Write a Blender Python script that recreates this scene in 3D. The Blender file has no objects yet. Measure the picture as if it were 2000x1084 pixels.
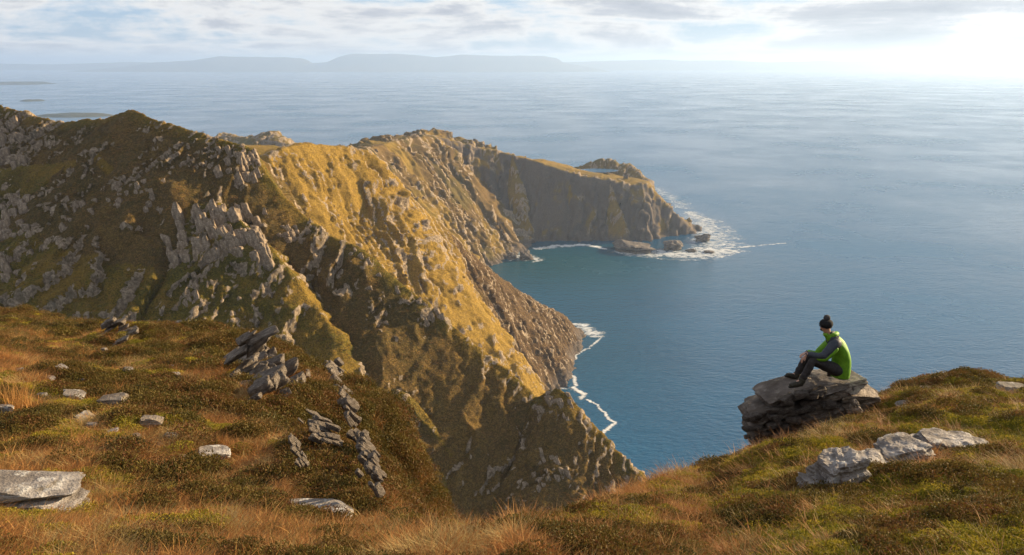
import bpy, bmesh, math, random
import numpy as np
from mathutils import Vector, Matrix, Euler

# ------------------------------------------------------------------ camera, sky, sun
SC = bpy.context.scene
COL = SC.collection
H = 450.0                       # eye height above the sea
F = 1570.0                      # focal length in photo pixels (2000 wide)
PITCH = math.radians(15.05)
SUN_AZ, SUN_EL = math.radians(63), math.radians(17)

cam = bpy.data.cameras.new('camera'); cam.sensor_width = 36.0; cam.lens = 36.0 * F / 2000
cam.clip_start = 0.1; cam.clip_end = 400000
camo = bpy.data.objects.new('camera', cam); COL.objects.link(camo)
camo.location = (0, 0, H); camo.rotation_euler = (math.pi / 2 - PITCH, 0, 0)
SC.camera = camo

W = bpy.data.worlds.new('World'); SC.world = W; W.use_nodes = True
def build_world():
    nt = W.node_tree; N = nt.nodes; L = nt.links; N.clear()
    out = N.new('ShaderNodeOutputWorld'); bg = N.new('ShaderNodeBackground'); bg.inputs[1].default_value = 0.06
    sky = N.new('ShaderNodeTexSky'); sky.sky_type = 'NISHITA'; sky.sun_disc = False
    sky.sun_elevation = SUN_EL; sky.sun_rotation = SUN_AZ; sky.altitude = 450; sky.dust_density = 0.3; sky.ozone_density = 3.0
    tc = N.new('ShaderNodeTexCoord'); sep = N.new('ShaderNodeSeparateXYZ'); L.new(tc.outputs['Generated'], sep.inputs[0])
    def m(op, a, b=None, c=None):
        n = N.new('ShaderNodeMath'); n.operation = op
        for i, v in enumerate((a, b, c)):
            if v is None: continue
            if isinstance(v, (int, float)): n.inputs[i].default_value = v
            else: L.new(v, n.inputs[i])
        return n.outputs[0]
    zz = m('ADD', m('MAXIMUM', sep.outputs[2], 0.0), 0.10)
    cx = m('DIVIDE', sep.outputs[0], zz); cy = m('DIVIDE', sep.outputs[1], zz)
    comb = N.new('ShaderNodeCombineXYZ'); L.new(cx, comb.inputs[0]); L.new(cy, comb.inputs[1])
    def noise(scale, det, rough, off, dist=0.0):
        mp = N.new('ShaderNodeMapping'); L.new(comb.outputs[0], mp.inputs[0]); mp.inputs['Location'].default_value = off
        n = N.new('ShaderNodeTexNoise'); n.inputs['Scale'].default_value = scale; n.inputs['Detail'].default_value = det
        n.inputs['Roughness'].default_value = rough; n.inputs['Distortion'].default_value = dist
        L.new(mp.outputs[0], n.inputs['Vector']); return n.outputs[0]
    n1 = noise(0.40, 10, 0.60, (3.1, 7.7, 0), 0.5)
    n2 = noise(0.9, 8, 0.6, (1.3, 2.2, 4.0), 0.2)
    mpd = N.new('ShaderNodeMapping'); mpd.inputs['Scale'].default_value = (1.0, 1.0, 2.6); L.new(tc.outputs['Generated'], mpd.inputs[0])
    n3_ = N.new('ShaderNodeTexNoise'); n3_.inputs['Scale'].default_value = 5.5; n3_.inputs['Detail'].default_value = 10; n3_.inputs['Roughness'].default_value = 0.62; n3_.inputs['Distortion'].default_value = 0.3; L.new(mpd.outputs[0], n3_.inputs['Vector'])
    dens = m('ADD', m('MULTIPLY', n1, 0.42), m('ADD', m('MULTIPLY', n2, 0.16), m('MULTIPLY', n3_.outputs[0], 0.42)))
    def ramp(fac, stops):
        r = N.new('ShaderNodeValToRGB'); L.new(fac, r.inputs[0]); e = r.color_ramp.elements
        while len(e) < len(stops): e.new(0.5)
        for el, (p, c) in zip(e, stops): el.position = p; el.color = (*c, 1) if len(c) == 3 else c
        return r.outputs[0]
    cover = ramp(dens, [(0.42, (0, 0, 0)), (0.475, (1, 1, 1))])
    ccol = ramp(dens, [(0.42, (1.15, 1.14, 1.13)), (0.482, (1.12, 1.09, 1.06)), (0.525, (0.70, 0.71, 0.77)), (0.60, (0.46, 0.49, 0.56))])
    lum = N.new('ShaderNodeRGBToBW'); L.new(sky.outputs[0], lum.inputs[0])
    bright = m('ADD', m('MULTIPLY', m('MINIMUM', lum.outputs[0], 14.0), 0.15), 5.0)
    cm = N.new('ShaderNodeVectorMath'); cm.operation = 'SCALE'; L.new(ccol, cm.inputs[0]); L.new(bright, cm.inputs['Scale'])
    mix = N.new('ShaderNodeMix'); mix.data_type = 'RGBA'; L.new(m('MULTIPLY', cover, 0.92), mix.inputs[0])
    blue = N.new('ShaderNodeMix'); blue.data_type = 'RGBA'; blue.inputs[0].default_value = 0.6; L.new(sky.outputs[0], blue.inputs[6]); blue.inputs[7].default_value = (2.4, 3.5, 5.6, 1)
    L.new(blue.outputs[2], mix.inputs[6]); L.new(cm.outputs[0], mix.inputs[7])
    L.new(mix.outputs[2], bg.inputs[0]); L.new(bg.outputs[0], out.inputs[0])
build_world()

sun = bpy.data.lights.new('sun', 'SUN'); sun.energy = 5.0; sun.angle = math.radians(0.8); sun.color = (1.0, 0.77, 0.47)
suno = bpy.data.objects.new('sun', sun); COL.objects.link(suno)
SUN_DIR = Vector((math.sin(SUN_AZ) * math.cos(SUN_EL), math.cos(SUN_AZ) * math.cos(SUN_EL), math.sin(SUN_EL)))
suno.rotation_euler = SUN_DIR.to_track_quat('Z', 'Y').to_euler(); suno.location = (0, 0, 900)
SC.view_settings.view_transform = 'Standard'; SC.view_settings.look = 'None'
SC.view_settings.exposure = 1.3; SC.view_settings.gamma = 1.0
SC.cycles.use_denoising = True
SC.cycles.volume_bounces = 1; SC.cycles.max_bounces = 6; SC.cycles.transparent_max_bounces = 12
SC.cycles.sample_clamp_indirect = 6.0

# ------------------------------------------------------------------ helpers
rng = np.random.default_rng(11); random.seed(5)
def ray(px, py):
    dx = (px - 1000) / F; dv = (542 - py) / F
    c, s = math.cos(PITCH), math.sin(PITCH)
    return np.array([dx, c + dv * s, -s + dv * c])
def P(px, py, d):                # the place d metres out that the photo shows at (px, py)
    r = ray(px, py); r = r * (d / r[1]); return np.array([r[0], r[1], H + r[2]])
def smooth(a, b, x):
    t = np.clip((x - a) / (b - a), 0, 1); return t * t * (3 - 2 * t)
def _h(ix, iy, seed):
    n = (ix.astype(np.int64) * 374761393 + iy.astype(np.int64) * 668265263 + seed * 1274126177) & 0xffffffff
    n = ((n ^ (n >> 13)) * 1274126177) & 0xffffffff
    return ((n ^ (n >> 16)) & 0xffff) / 65535.0
def vnoise(x, y, seed=0):
    ix = np.floor(x); iy = np.floor(y); fx = x - ix; fy = y - iy
    ux = fx * fx * fx * (fx * (fx * 6 - 15) + 10); uy = fy * fy * fy * (fy * (fy * 6 - 15) + 10)
    a = _h(ix, iy, seed); b = _h(ix + 1, iy, seed); c = _h(ix, iy + 1, seed); d = _h(ix + 1, iy + 1, seed)
    return (a * (1 - ux) + b * ux) * (1 - uy) + (c * (1 - ux) + d * ux) * uy
def fbm(x, y, seed=0, oct=5, gain=0.5):
    t = 0; a = 1; s = 0
    for o in range(oct):
        t = t + a * vnoise(x * 2 ** o + 13.7 * o, y * 2 ** o - 7.1 * o, seed + o); s += a; a *= gain
    return t / s
def ridged(x, y, seed=0, oct=4):
    t = 0; a = 1; s = 0
    for o in range(oct):
        t = t + a * (1 - np.abs(2 * vnoise(x * 2 ** o + 3.3 * o, y * 2 ** o + 9.1 * o, seed + o) - 1)); s += a; a *= 0.5
    return t / s
def cells(x, y, seed=0):         # random height of the nearest jittered cell, and distance to its edge
    ix = np.floor(x); iy = np.floor(y); best = np.full(x.shape, 9.0); second = np.full(x.shape, 9.0); val = np.zeros(x.shape)
    for i in (-1, 0, 1):
        for j in (-1, 0, 1):
            cx = ix + i; cy = iy + j
            d = np.hypot(cx + 0.15 + 0.7 * _h(cx, cy, seed) - x, cy + 0.15 + 0.7 * _h(cx, cy, seed + 7) - y)
            v = _h(cx, cy, seed + 13); m = d < best
            second = np.where(m, best, np.minimum(second, d)); val = np.where(m, v, val); best = np.where(m, d, best)
    return val, second - best
def n3(p, seed, f):              # cheap 3-D noise on an (n,3) array
    return (fbm(p[:, 0] * f + p[:, 2] * f * 0.7, p[:, 1] * f - p[:, 2] * f * 0.6, seed, 4) +
            fbm(p[:, 2] * f * 1.3 + 5, p[:, 0] * f * 0.8 - p[:, 1] * f * 0.5, seed + 31, 4) - 1.0)

def mesh_obj(name, verts, faces, mat, parent=None, smooth_=False):
    me = bpy.data.meshes.new(name); verts = np.asarray(verts, dtype=np.float32)
    if isinstance(faces, np.ndarray):
        n, k = faces.shape
        me.vertices.add(len(verts)); me.vertices.foreach_set('co', verts.ravel())
        me.loops.add(n * k); me.loops.foreach_set('vertex_index', faces.astype(np.int32).ravel())
        me.polygons.add(n); me.polygons.foreach_set('loop_start', np.arange(0, n * k, k, dtype=np.int32))
        me.polygons.foreach_set('loop_total', np.full(n, k, dtype=np.int32)); me.update(calc_edges=True); me.validate()
    else:
        me.from_pydata([tuple(v) for v in verts], [], faces); me.update()
    if smooth_: me.polygons.foreach_set('use_smooth', [True] * len(me.polygons))
    if mat: me.materials.append(mat)
    o = bpy.data.objects.new(name, me); COL.objects.link(o)
    if parent: o.parent = parent
    return o
def attr(o, name, vals):
    a = o.data.attributes.new(name, 'FLOAT', 'POINT'); a.data.foreach_set('value', np.asarray(vals, dtype=np.float32))
def tag(o, label=None, cat=None, group=None, kind=None):
    if label: o['label'] = label
    if cat: o['category'] = cat
    if group: o['group'] = group
    if kind or cat: o['kind'] = kind or 'thing'
    return o
def empty(name, loc):
    o = bpy.data.objects.new(name, None); COL.objects.link(o); o.location = loc; return o

class Mat:
    def __init__(s, name, rough=0.9, spec=0.2):
        s.m = bpy.data.materials.new(name); s.m.use_nodes = True; s.N = s.m.node_tree.nodes; s.L = s.m.node_tree.links
        s.b = s.N['Principled BSDF']; s.b.inputs['Roughness'].default_value = rough; s.b.inputs['Specular IOR Level'].default_value = spec
        s.tc = s.N.new('ShaderNodeTexCoord'); s.geo = s.N.new('ShaderNodeNewGeometry')
    def put(s, sock, v):
        if isinstance(v, (int, float)): sock.default_value = v
        elif isinstance(v, (tuple, list)): sock.default_value = (*v, 1) if len(v) == 3 and sock.type == 'RGBA' else v
        else: s.L.new(v, sock)
    def noise(s, scale, det=6, rough=0.6, sc3=None, coord=None, dist=0.0):
        n = s.N.new('ShaderNodeTexNoise'); n.inputs['Scale'].default_value = scale; n.inputs['Detail'].default_value = det
        n.inputs['Roughness'].default_value = rough; n.inputs['Distortion'].default_value = dist
        c = coord or s.tc.outputs['Object']
        if sc3:
            mp = s.N.new('ShaderNodeMapping'); mp.inputs['Scale'].default_value = sc3; s.L.new(c, mp.inputs[0]); c = mp.outputs[0]
        s.L.new(c, n.inputs['Vector']); return n.outputs[0]
    def attr(s, name):
        a = s.N.new('ShaderNodeAttribute'); a.attribute_name = name; return a.outputs['Fac']
    def ramp(s, fac, stops):
        r = s.N.new('ShaderNodeValToRGB'); s.L.new(fac, r.inputs[0]); e = r.color_ramp.elements
        while len(e) < len(stops): e.new(0.5)
        for el, (p, c) in zip(e, stops):
            el.position = p; el.color = (c, c, c, 1) if isinstance(c, (int, float)) else (*c, 1)
        return r.outputs[0]
    def mix(s, fac, a, b, mode='MIX'):
        n = s.N.new('ShaderNodeMix'); n.data_type = 'RGBA'; n.blend_type = mode
        s.put(n.inputs[0], fac); s.put(n.inputs[6], a); s.put(n.inputs[7], b); return n.outputs[2]
    def math(s, op, a, b=0.0, c=0.0):
        n = s.N.new('ShaderNodeMath'); n.operation = op
        for i, v in enumerate((a, b, c)): s.put(n.inputs[i], v)
        return n.outputs[0]
    def bump(s, h, strength, dist, prev=None):
        n = s.N.new('ShaderNodeBump'); n.inputs['Strength'].default_value = strength; n.inputs['Distance'].default_value = dist
        s.L.new(h, n.inputs['Height'])
        if prev: s.L.new(prev, n.inputs['Normal'])
        return n.outputs[0]
    def done(s, col, normal=None):
        s.put(s.b.inputs['Base Color'], col)
        if normal: s.L.new(normal, s.b.inputs['Normal'])
        return s.m

# ------------------------------------------------------------------ materials
def mat_hill():
    m = Mat('hill_turf', 0.95, 0.1)
    big = m.noise(0.012, 5, 0.6); mid = m.noise(0.07, 6, 0.65); fine = m.noise(0.45, 6, 0.7); tiny = m.noise(1.6, 4, 0.7)
    blend = m.math('ADD', m.math('MULTIPLY', big, 0.4), m.math('ADD', m.math('MULTIPLY', mid, 0.35), m.math('MULTIPLY', fine, 0.25)))
    turf = m.ramp(blend, [(0.36, (0.060, 0.058, 0.008)), (0.46, (0.135, 0.105, 0.015)), (0.53, (0.205, 0.125, 0.021)), (0.60, (0.30, 0.195, 0.032)), (0.68, (0.12, 0.115, 0.015))])
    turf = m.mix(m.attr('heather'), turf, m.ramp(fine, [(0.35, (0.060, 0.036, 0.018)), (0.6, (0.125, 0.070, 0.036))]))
    turf = m.mix(m.attr('green'), turf, m.ramp(mid, [(0.35, (0.044, 0.044, 0.008)), (0.62, (0.080, 0.074, 0.013))]))
    turf = m.mix(m.attr('straw'), turf, m.ramp(fine, [(0.32, (0.24, 0.140, 0.022)), (0.6, (0.44, 0.275, 0.050))]))
    turf = m.mix(m.ramp(tiny, [(0.40, 0.75), (0.56, 0.0)]), turf, (0.032, 0.026, 0.008))
    turf = m.mix(m.ramp(m.noise(0.9, 5, 0.75), [(0.54, 0.0), (0.66, 0.55)]), turf, (0.27, 0.18, 0.05))
    rk = m.noise(0.6, 7, 0.7)
    rock = m.ramp(rk, [(0.32, (0.10, 0.072, 0.045)), (0.5, (0.27, 0.205, 0.140)), (0.66, (0.45, 0.36, 0.26))])
    rock = m.mix(m.ramp(m.noise(0.25, 5, 0.6, (1.6, 1.6, 0.35)), [(0.5, 0.0), (0.62, 0.6)]), rock, (0.10, 0.08, 0.045))
    rmask = m.math('ADD', m.attr('rock'), m.math('MULTIPLY', m.math('SUBTRACT', fine, 0.5), 0.9))
    col = m.mix(m.ramp(rmask, [(0.44, 0.0), (0.56, 1.0)]), turf, rock)
    wet_shade = m.attr('wet_shade'); col = m.mix(wet_shade, col, m.ramp(rk, [(0.35, (0.05, 0.042, 0.036)), (0.65, (0.17, 0.135, 0.11))]))
    b = m.bump(fine, 0.9, 1.6); b = m.bump(tiny, 0.8, 0.5, b)
    return m.done(col, b)
def mat_rock(name, tint=(1, 1, 1), scale=1.0, lichen=0.5):
    m = Mat(name, 0.85, 0.25)
    a = m.noise(2.2 * scale, 8, 0.65); b = m.noise(9 * scale, 6, 0.7); c = m.noise(30 * scale, 4, 0.7)
    lay = m.noise(3.0 * scale, 5, 0.6, (0.6, 0.6, 7.0))
    t = lambda c_: tuple(x * y for x, y in zip(c_, tint))
    col = m.ramp(a, [(0.30, t((0.085, 0.075, 0.066))), (0.45, t((0.20, 0.18, 0.165))), (0.58, t((0.31, 0.285, 0.26))), (0.72, t((0.42, 0.39, 0.36)))])
    col = m.mix(m.ramp(lay, [(0.42, 0.55), (0.56, 0.0)]), col, t((0.10, 0.078, 0.055)))
    col = m.mix(m.ramp(b, [(0.56, 0.0), (0.64, lichen)]), col, t((0.50, 0.49, 0.45)))
    col = m.mix(m.ramp(m.noise(5 * scale, 6, 0.75), [(0.60, 0.0), (0.68, 0.5)]), col, (0.20, 0.14, 0.045))
    bm_ = m.bump(lay, 1.0, 0.08 / scale); bm_ = m.bump(b, 1.0, 0.05 / scale, bm_); bm_ = m.bump(c, 0.5, 0.008 / scale, bm_)
    return m.done(col, bm_)
def mat_soil():
    m = Mat('moor_soil', 0.95, 0.1)
    a = m.noise(0.5, 5, 0.6); b = m.noise(5, 6, 0.7); c = m.noise(22, 5, 0.7)
    mx = m.math('ADD', m.math('MULTIPLY', a, 0.5), m.math('MULTIPLY', b, 0.5))
    col = m.ramp(mx, [(0.36, (0.030, 0.026, 0.008)), (0.47, (0.075, 0.052, 0.014)), (0.56, (0.12, 0.072, 0.022)), (0.66, (0.15, 0.10, 0.03))])
    n = m.bump(b, 1.0, 0.12); n = m.bump(c, 1.0, 0.04, n)
    return m.done(col, n)
def mat_leaf(name, cols, back=0.25):
    m = Mat(name, 0.7, 0.25)
    oi = m.N.new('ShaderNodeObjectInfo')
    n = len(cols); st = [(i / max(1, n - 1), c) for i, c in enumerate(cols)]
    col = m.ramp(oi.outputs['Random'], st)
    t = m.attr('tint'); col = m.mix(m.math('MULTIPLY', t, 0.75), col, cols[-1])
    m.put(m.b.inputs['Base Color'], col)
    tr = m.N.new('ShaderNodeBsdfTranslucent'); m.L.new(col, tr.inputs[0])
    ms = m.N.new('ShaderNodeMixShader'); ms.inputs[0].default_value = back
    m.L.new(m.b.outputs[0], ms.inputs[1]); m.L.new(tr.outputs[0], ms.inputs[2])
    m.L.new(ms.outputs[0], m.N['Material Output'].inputs['Surface']); return m.m
def mat_plain(name, c1, c2, scale=30, rough=0.8, bump=0.004):
    m = Mat(name, rough, 0.25); n = m.noise(scale, 5, 0.6)
    return m.done(m.ramp(n, [(0.35, c1), (0.65, c2)]), m.bump(n, 0.6, bump))
def mat_sea():
    m = Mat('sea_water', 0.16, 0.4); m.b.inputs['IOR'].default_value = 1.33
    big = m.noise(0.0016, 5, 0.6); shelf = m.attr('shelf')
    deep = m.ramp(big, [(0.35, (0.003, 0.056, 0.135)), (0.65, (0.007, 0.088, 0.190))])
    col = m.mix(shelf, deep, (0.004, 0.060, 0.085))
    w1 = m.noise(0.035, 4, 0.55, (0.55, 1.0, 1.0)); w2 = m.noise(0.16, 5, 0.6, (0.6, 1.0, 1.0)); w3 = m.noise(0.006, 3, 0.5, (0.35, 1.0, 1.0))
    b = m.bump(w3, 0.1, 3.0); b = m.bump(w1, 0.9, 2.2, b); b = m.bump(w2, 1.0, 1.9, b)
    m.put(m.b.inputs['Roughness'], m.ramp(m.noise(0.0016, 5, 0.6), [(0.38, 0.12), (0.62, 0.30)]))
    return m.done(col, b)
def mat_foam():
    m = Mat('foam', 0.8, 0.2)
    a = m.noise(0.06, 7, 0.68, dist=0.8); lace = m.noise(0.035, 5, 0.7, dist=1.2)
    v = m.math('ADD', m.math('MULTIPLY', a, 0.65), m.math('MULTIPLY', lace, 0.35))
    al = m.math('ADD', m.attr('foam'), m.math('MULTIPLY', m.math('SUBTRACT', v, 0.5), 2.3))
    m.put(m.b.inputs['Alpha'], m.ramp(al, [(0.30, 0.0), (0.62, 0.5), (0.95, 0.95)]))
    return m.done((0.78, 0.80, 0.80))
M_HILL = mat_hill(); M_SOIL = mat_soil(); M_SEA = mat_sea(); M_FOAM = mat_foam()
M_ROCK = mat_rock('grey_rock'); M_ROCKB = mat_rock('pale_blue_grey_rock', (1.22, 1.22, 1.25), 1.0, 0.6)
M_ROCKW = mat_rock('warm_grey_rock', (1.05, 0.96, 0.86), 0.8, 0.35); M_CRAG = mat_rock('crag_rock', (0.95, 0.79, 0.60), 0.9, 0.3)
M_DARKROCK = mat_rock('dark_sea_rock', (0.6, 0.55, 0.5), 0.06, 0.2)

# ------------------------------------------------------------------ landforms: crest lines and the slopes that fall from them
def crest(pts): return np.array([P(*p) for p in pts])
B1 = crest([(-420, 150, 640), (-200, 185, 600), (0, 207, 560), (60, 222, 542), (110, 237, 532), (200, 232, 512), (262, 213, 492), (300, 233, 484), (350, 246, 478), (405, 263, 472), (490, 290, 466),
            (545, 372, 456), (600, 425, 450), (640, 456, 446), (700, 482, 441), (780, 550, 434), (860, 612, 427), (940, 682, 420), (1010, 738, 413), (1045, 775, 409), (1088, 757, 402),
            (1112, 775, 399), (1140, 806, 396), (1240, 912, 386), (1330, 1015, 376), (1500, 1230, 352)])
B2 = crest([(-200, 345, 505), (0, 328, 482), (100, 320, 472), (190, 305, 463), (240, 342, 453), (310, 386, 441), (365, 400, 434), (425, 394, 428), (520, 472, 416), (590, 560, 408), (640, 630, 402)])
B3 = crest([(-160, 560, 420), (0, 520, 408), (60, 560, 398), (170, 640, 380), (330, 790, 350), (520, 980, 310)])
C1 = crest([(300, 330, 700), (430, 300, 760), (505, 313, 790), (545, 292, 810), (585, 279, 835), (640, 284, 865), (690, 289, 890), (722, 297, 905), (760, 345, 950), (800, 386, 985), (850, 432, 1025), (900, 482, 1070),
            (950, 521, 1110), (1000, 560, 1155), (1060, 597, 1220), (1100, 614, 1268), (1124, 640, 1290)])
C2 = crest([(870, 470, 1040), (905, 560, 1065), (950, 655, 1085), (1000, 722, 1070), (1040, 775, 1040)])
M1 = crest([(330, 292, 1050), (420, 284, 1120), (480, 284, 1150), (530, 289, 1150)])
D0 = crest([(640, 302, 1500), (690, 295, 1640), (735, 285, 1790), (790, 271, 1930), (850, 265, 2060)])
D1 = crest([(850, 265, 2060), (900, 279, 2120), (960, 293, 2150), (1040, 312, 2145), (1130, 341, 2132), (1240, 361, 2126), (1262, 357, 2140),
            (1290, 386, 2150), (1330, 426, 2142), (1362, 458, 2135), (1377, 474, 2130)])
D4 = crest([(1188, 352, 2126), (1200, 385, 2095), (1215, 420, 2060), (1232, 470, 2030)])
D5 = crest([(1000, 304, 2140), (1012, 350, 2100), (1022, 400, 2062), (1046, 468, 2033)])
D6 = crest([(925, 288, 2130), (945, 340, 2095), (960, 390, 2060), (978, 468, 2030)])
D7 = crest([(1108, 336, 2134), (1115, 370, 2105), (1120, 410, 2085)])
D2 = crest([(1060, 312, 2225), (1120, 327, 2225), (1180, 338, 2215), (1218, 348, 2200)])
D3 = crest([(1128, 325, 2345), (1150, 318, 2345), (1175, 311, 2345), (1200, 312, 2340), (1210, 320, 2335), (1228, 321, 2330), (1262, 350, 2270)])
E1 = crest([(330, 285, 2650), (405, 270, 2600), (440, 260, 2600), (470, 268, 2560), (500, 265, 2520), (530, 256, 2500), (548, 270, 2480), (572, 288, 2450)])
#        crest, near slope, far slope, flat half-width, rib amplitude, rib wavelength, seed, reach near, reach far (steep beyond)
RIDGES = [(B1, 0.86, 1.15, 0, 17.0, 58, 1, 900, 900), (B2, 0.98, 0.90, 0, 8.0, 36, 2, 900, 900), (B3, 0.95, 0.8, 0, 6.0, 30, 3, 900, 900), (C1, 1.32, 0.75, 3, 21.0, 60, 4, 900, 900), (C2, 0.95, 0.9, 0, 9.0, 45, 5, 900, 900),
          (M1, 0.25, 0.2, 20, 6.0, 90, 6, 60, 70), (D1, 1.75, 0.10, 6, 44.0, 100, 7, 900, 60), (D2, 0.20, 1.3, 45, 3.0, 60, 8, 70, 60), (D3, 1.3, 1.5, 8, 5.0, 30, 9, 900, 900), (E1, 0.55, 0.6, 6, 16.0, 70, 10, 900, 900), (D0, 1.12, 0.12, 4, 26.0, 85, 12, 900, 80),
          (D4, 1.9, 1.7, 0, 8.0, 40, 13, 900, 900), (D5, 1.6, 1.6, 0, 9.0, 45, 14, 900, 900), (D6, 1.5, 1.6, 0, 9.0, 45, 15, 900, 900), (D7, 2.0, 2.0, 0, 6.0, 40, 16, 900, 900)]
def ridge_field(x, y, R):
    pl, mn, mf, flat, amp, lam, seed, rn, rf = R
    best = np.full(x.shape, 1e9); S = np.zeros(x.shape); Hh = np.zeros(x.shape); side = np.zeros(x.shape); s0 = 0
    for a, b in zip(pl[:-1], pl[1:]):
        ab = b[:2] - a[:2]; L = np.hypot(*ab); ux, uy = ab / L
        t = np.clip((x - a[0]) * ux + (y - a[1]) * uy, 0, L)
        qx = x - a[0] - t * ux; qy = y - a[1] - t * uy; d = np.hypot(qx, qy); m = d < best
        best = np.where(m, d, best); S = np.where(m, s0 + t, S); Hh = np.where(m, a[2] + (b[2] - a[2]) * t / L, Hh)
        side = np.where(m, np.sign(ux * qy - uy * qx), side); s0 += L
    k = np.where(side < 0, mn, mf); dd = np.maximum(0, best - flat)
    over = np.maximum(0, best - np.where(side < 0, rn, rf))
    wob = (fbm(x / 60, y / 60, seed + 50, 3) - 0.5) * 1.3
    rib = ridged(S / lam + wob, best / (lam * 5.5) + wob, seed + 20, 4) - 0.62
    z = Hh - k * dd - 1.5 * over - 0.06 * k * np.minimum(best, flat) + amp * rib * smooth(2, 45 if amp < 20 else 42, dd) * 1.7
    return z, S, best, rib
def land(x, y):
    Z = np.full(x.shape, -400.0); S = np.zeros(x.shape); D = np.zeros(x.shape); I = np.zeros(x.shape, int); RB = np.zeros(x.shape)
    for i, R in enumerate(RIDGES):
        z, s, d, rb = ridge_field(x, y, R); m = z > Z
        Z = np.where(m, z, Z); S = np.where(m, s, S); D = np.where(m, d, D); I = np.where(m, i, I); RB = np.where(m, rb, RB)
    Z = Z + (fbm(x / 45, y / 45, 77, 5) - 0.5) * 7 * smooth(0, 25, D) + (fbm(x / 9, y / 9, 78, 4) - 0.5) * 2.0
    return Z, S, D, I, RB
TARN = P(1166, 332.5, 2240)
def build_land(name, x0, x1, y0, y1, step, blk):
    xs = np.arange(x0, x1 + step, step); ys = np.arange(y0, y1 + step * 0.5, step); x, y = np.meshgrid(xs, ys)
    Z, S, D, I, RB = land(x, y)
    e = np.hypot((x - TARN[0]) / 62, (y - TARN[1]) / 42); Z = np.where(e < 1.25, np.minimum(Z, TARN[2] - 1.5 + 14 * np.maximum(0, e - 0.95)), Z)
    # crags: dipping beds make saw-tooth ribs down the fall line; rock shows on their steep side and breaks up along them
    u = S + 0.25 * D; yz = y * 0.7 + Z * 0.6; far = np.isin(I, (6, 8, 10, 11, 12, 13, 14)); soft = np.isin(I, (5, 7))
    def saw(t): s_ = t - np.floor(t); return np.where(s_ < 0.74, s_ / 0.74, (1 - s_) / 0.26), s_
    w1 = 2.4 * fbm(x / (30 * blk), yz / (30 * blk), 191, 4) + 0.5 * fbm(x / (5 * blk), yz / (5 * blk), 192, 3)
    h1, s1 = saw(u / (19 * blk) + w1); h2, s2 = saw(u / (6.5 * blk) + 1.5 * w1 + 0.6 * fbm(x / (2.5 * blk), yz / (2.5 * blk), 193, 3)); h3, s3 = saw(u / (2.6 * blk) + 2.2 * w1 + 3)
    bias = np.where(far, 0.085, 0) + np.where(I == 9, 0.12, 0) - np.where(soft, 0.2, 0) - np.where(I < 3, 0.022, 0) + 0.05 * np.exp(-D / (14 * blk)) + np.where(I == 3, 0.085, 0)
    am1 = smooth(0.50, 0.63, fbm(u / (34 * blk), D / (46 * blk), 194, 4) + bias); am2 = smooth(0.53, 0.64, fbm(u / (15 * blk), D / (20 * blk), 195, 4, 0.6) + bias)
    am3 = smooth(0.42, 0.55, fbm(x / (6 * blk), yz / (6 * blk), 196, 3))
    gy, gx = np.gradient(Z, step); slope = np.hypot(gx, gy)
    cut = fbm(u / (1.6 * blk), D / (3.0 * blk), 197, 3, 0.6)
    rock = np.maximum(am1 * smooth(0.66, 0.78, s1) * smooth(0.36, 0.50, cut + 0.04), am2 * smooth(0.58, 0.72, s2) * smooth(0.42, 0.54, cut + 0.03))
    rk = np.clip(rock * 1.25, 0, 1)
    cv, ce = cells(u / (1.9 * blk), D / (4.0 * blk), 5)
    fade = smooth(0, 10 * blk, D) * 0.75 + 0.25
    disp = blk * (4.6 * (h1 - 0.4) * (0.25 + am1) * fade + 2.6 * (h2 - 0.4) * (0.12 + am2) * fade + rk * (1.0 * (h3 - 0.3) * am3 + 1.1 * cv - 0.8 * np.exp(-ce * 7))
                  + (fbm(x / (2.2 * blk), yz / (2.2 * blk), 198, 3) - 0.5) * 0.9) * np.where(soft, 0.25, 1)
    nz = 1 / np.sqrt(1 + gx ** 2 + gy ** 2); X = x - gx * nz * disp; Y = y - gy * nz * disp; Zd = Z + nz * disp
    steep = np.where(np.isin(I, (6,)), 0.95 * smooth(0.7, 1.1, slope), 0) * smooth(0.30, 0.46, fbm(x / 30, yz / 30, 96, 4) + 0.06)  # headland's steep face darkened in colour for its shade, over its dark rock
    cliff = np.maximum(steep, smooth(26, 2, Zd + (fbm(x / 18, y / 18, 95, 3) - 0.5) * 26))          # wave-worn foot of the cliffs, joined to the painted face shade
    ny, nx = x.shape; idx = np.arange(nx * ny).reshape(ny, nx)
    f = np.stack([idx[:-1, :-1], idx[:-1, 1:], idx[1:, 1:], idx[1:, :-1]], -1).reshape(-1, 4)
    keep = Zd.ravel()[f].max(1) > -4; f = f[keep]
    used = np.unique(f); remap = np.full(nx * ny, -1); remap[used] = np.arange(len(used))
    V = np.stack([X, Y, Zd], -1).reshape(-1, 3)[used]
    o = mesh_obj(name, V, remap[f], M_HILL, None, False)
    px = 1000 + F * (x / (y * math.cos(PITCH)))
    s_c = np.r_[0, np.cumsum(np.hypot(*np.diff(C1[:, :2], axis=0).T))][10]             # beyond here heather brown also paints the spur's shaded side
    heather = np.where(I == 4, 0.8, 0) + np.where(I == 3, smooth(-25, 45, S - s_c + 70 * (fbm(x / 45, y / 45, 97, 4) - 0.5)), 0) + np.where(I == 10, 0.75 * smooth(0.40, 0.54, fbm(u / 60, D / 150, 197, 4)), 0)  # heather brown; also puts shade into the spur's flank and bay-wall gullies
    straw = np.where(np.isin(I, (3,)), 0.85, 0) * (1 - heather) + np.where(np.isin(I, (6, 7, 10, 11, 12, 13, 14)), 0.45, 0) * (1 - heather) + np.where(I == 5, 0.35, 0)
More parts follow.
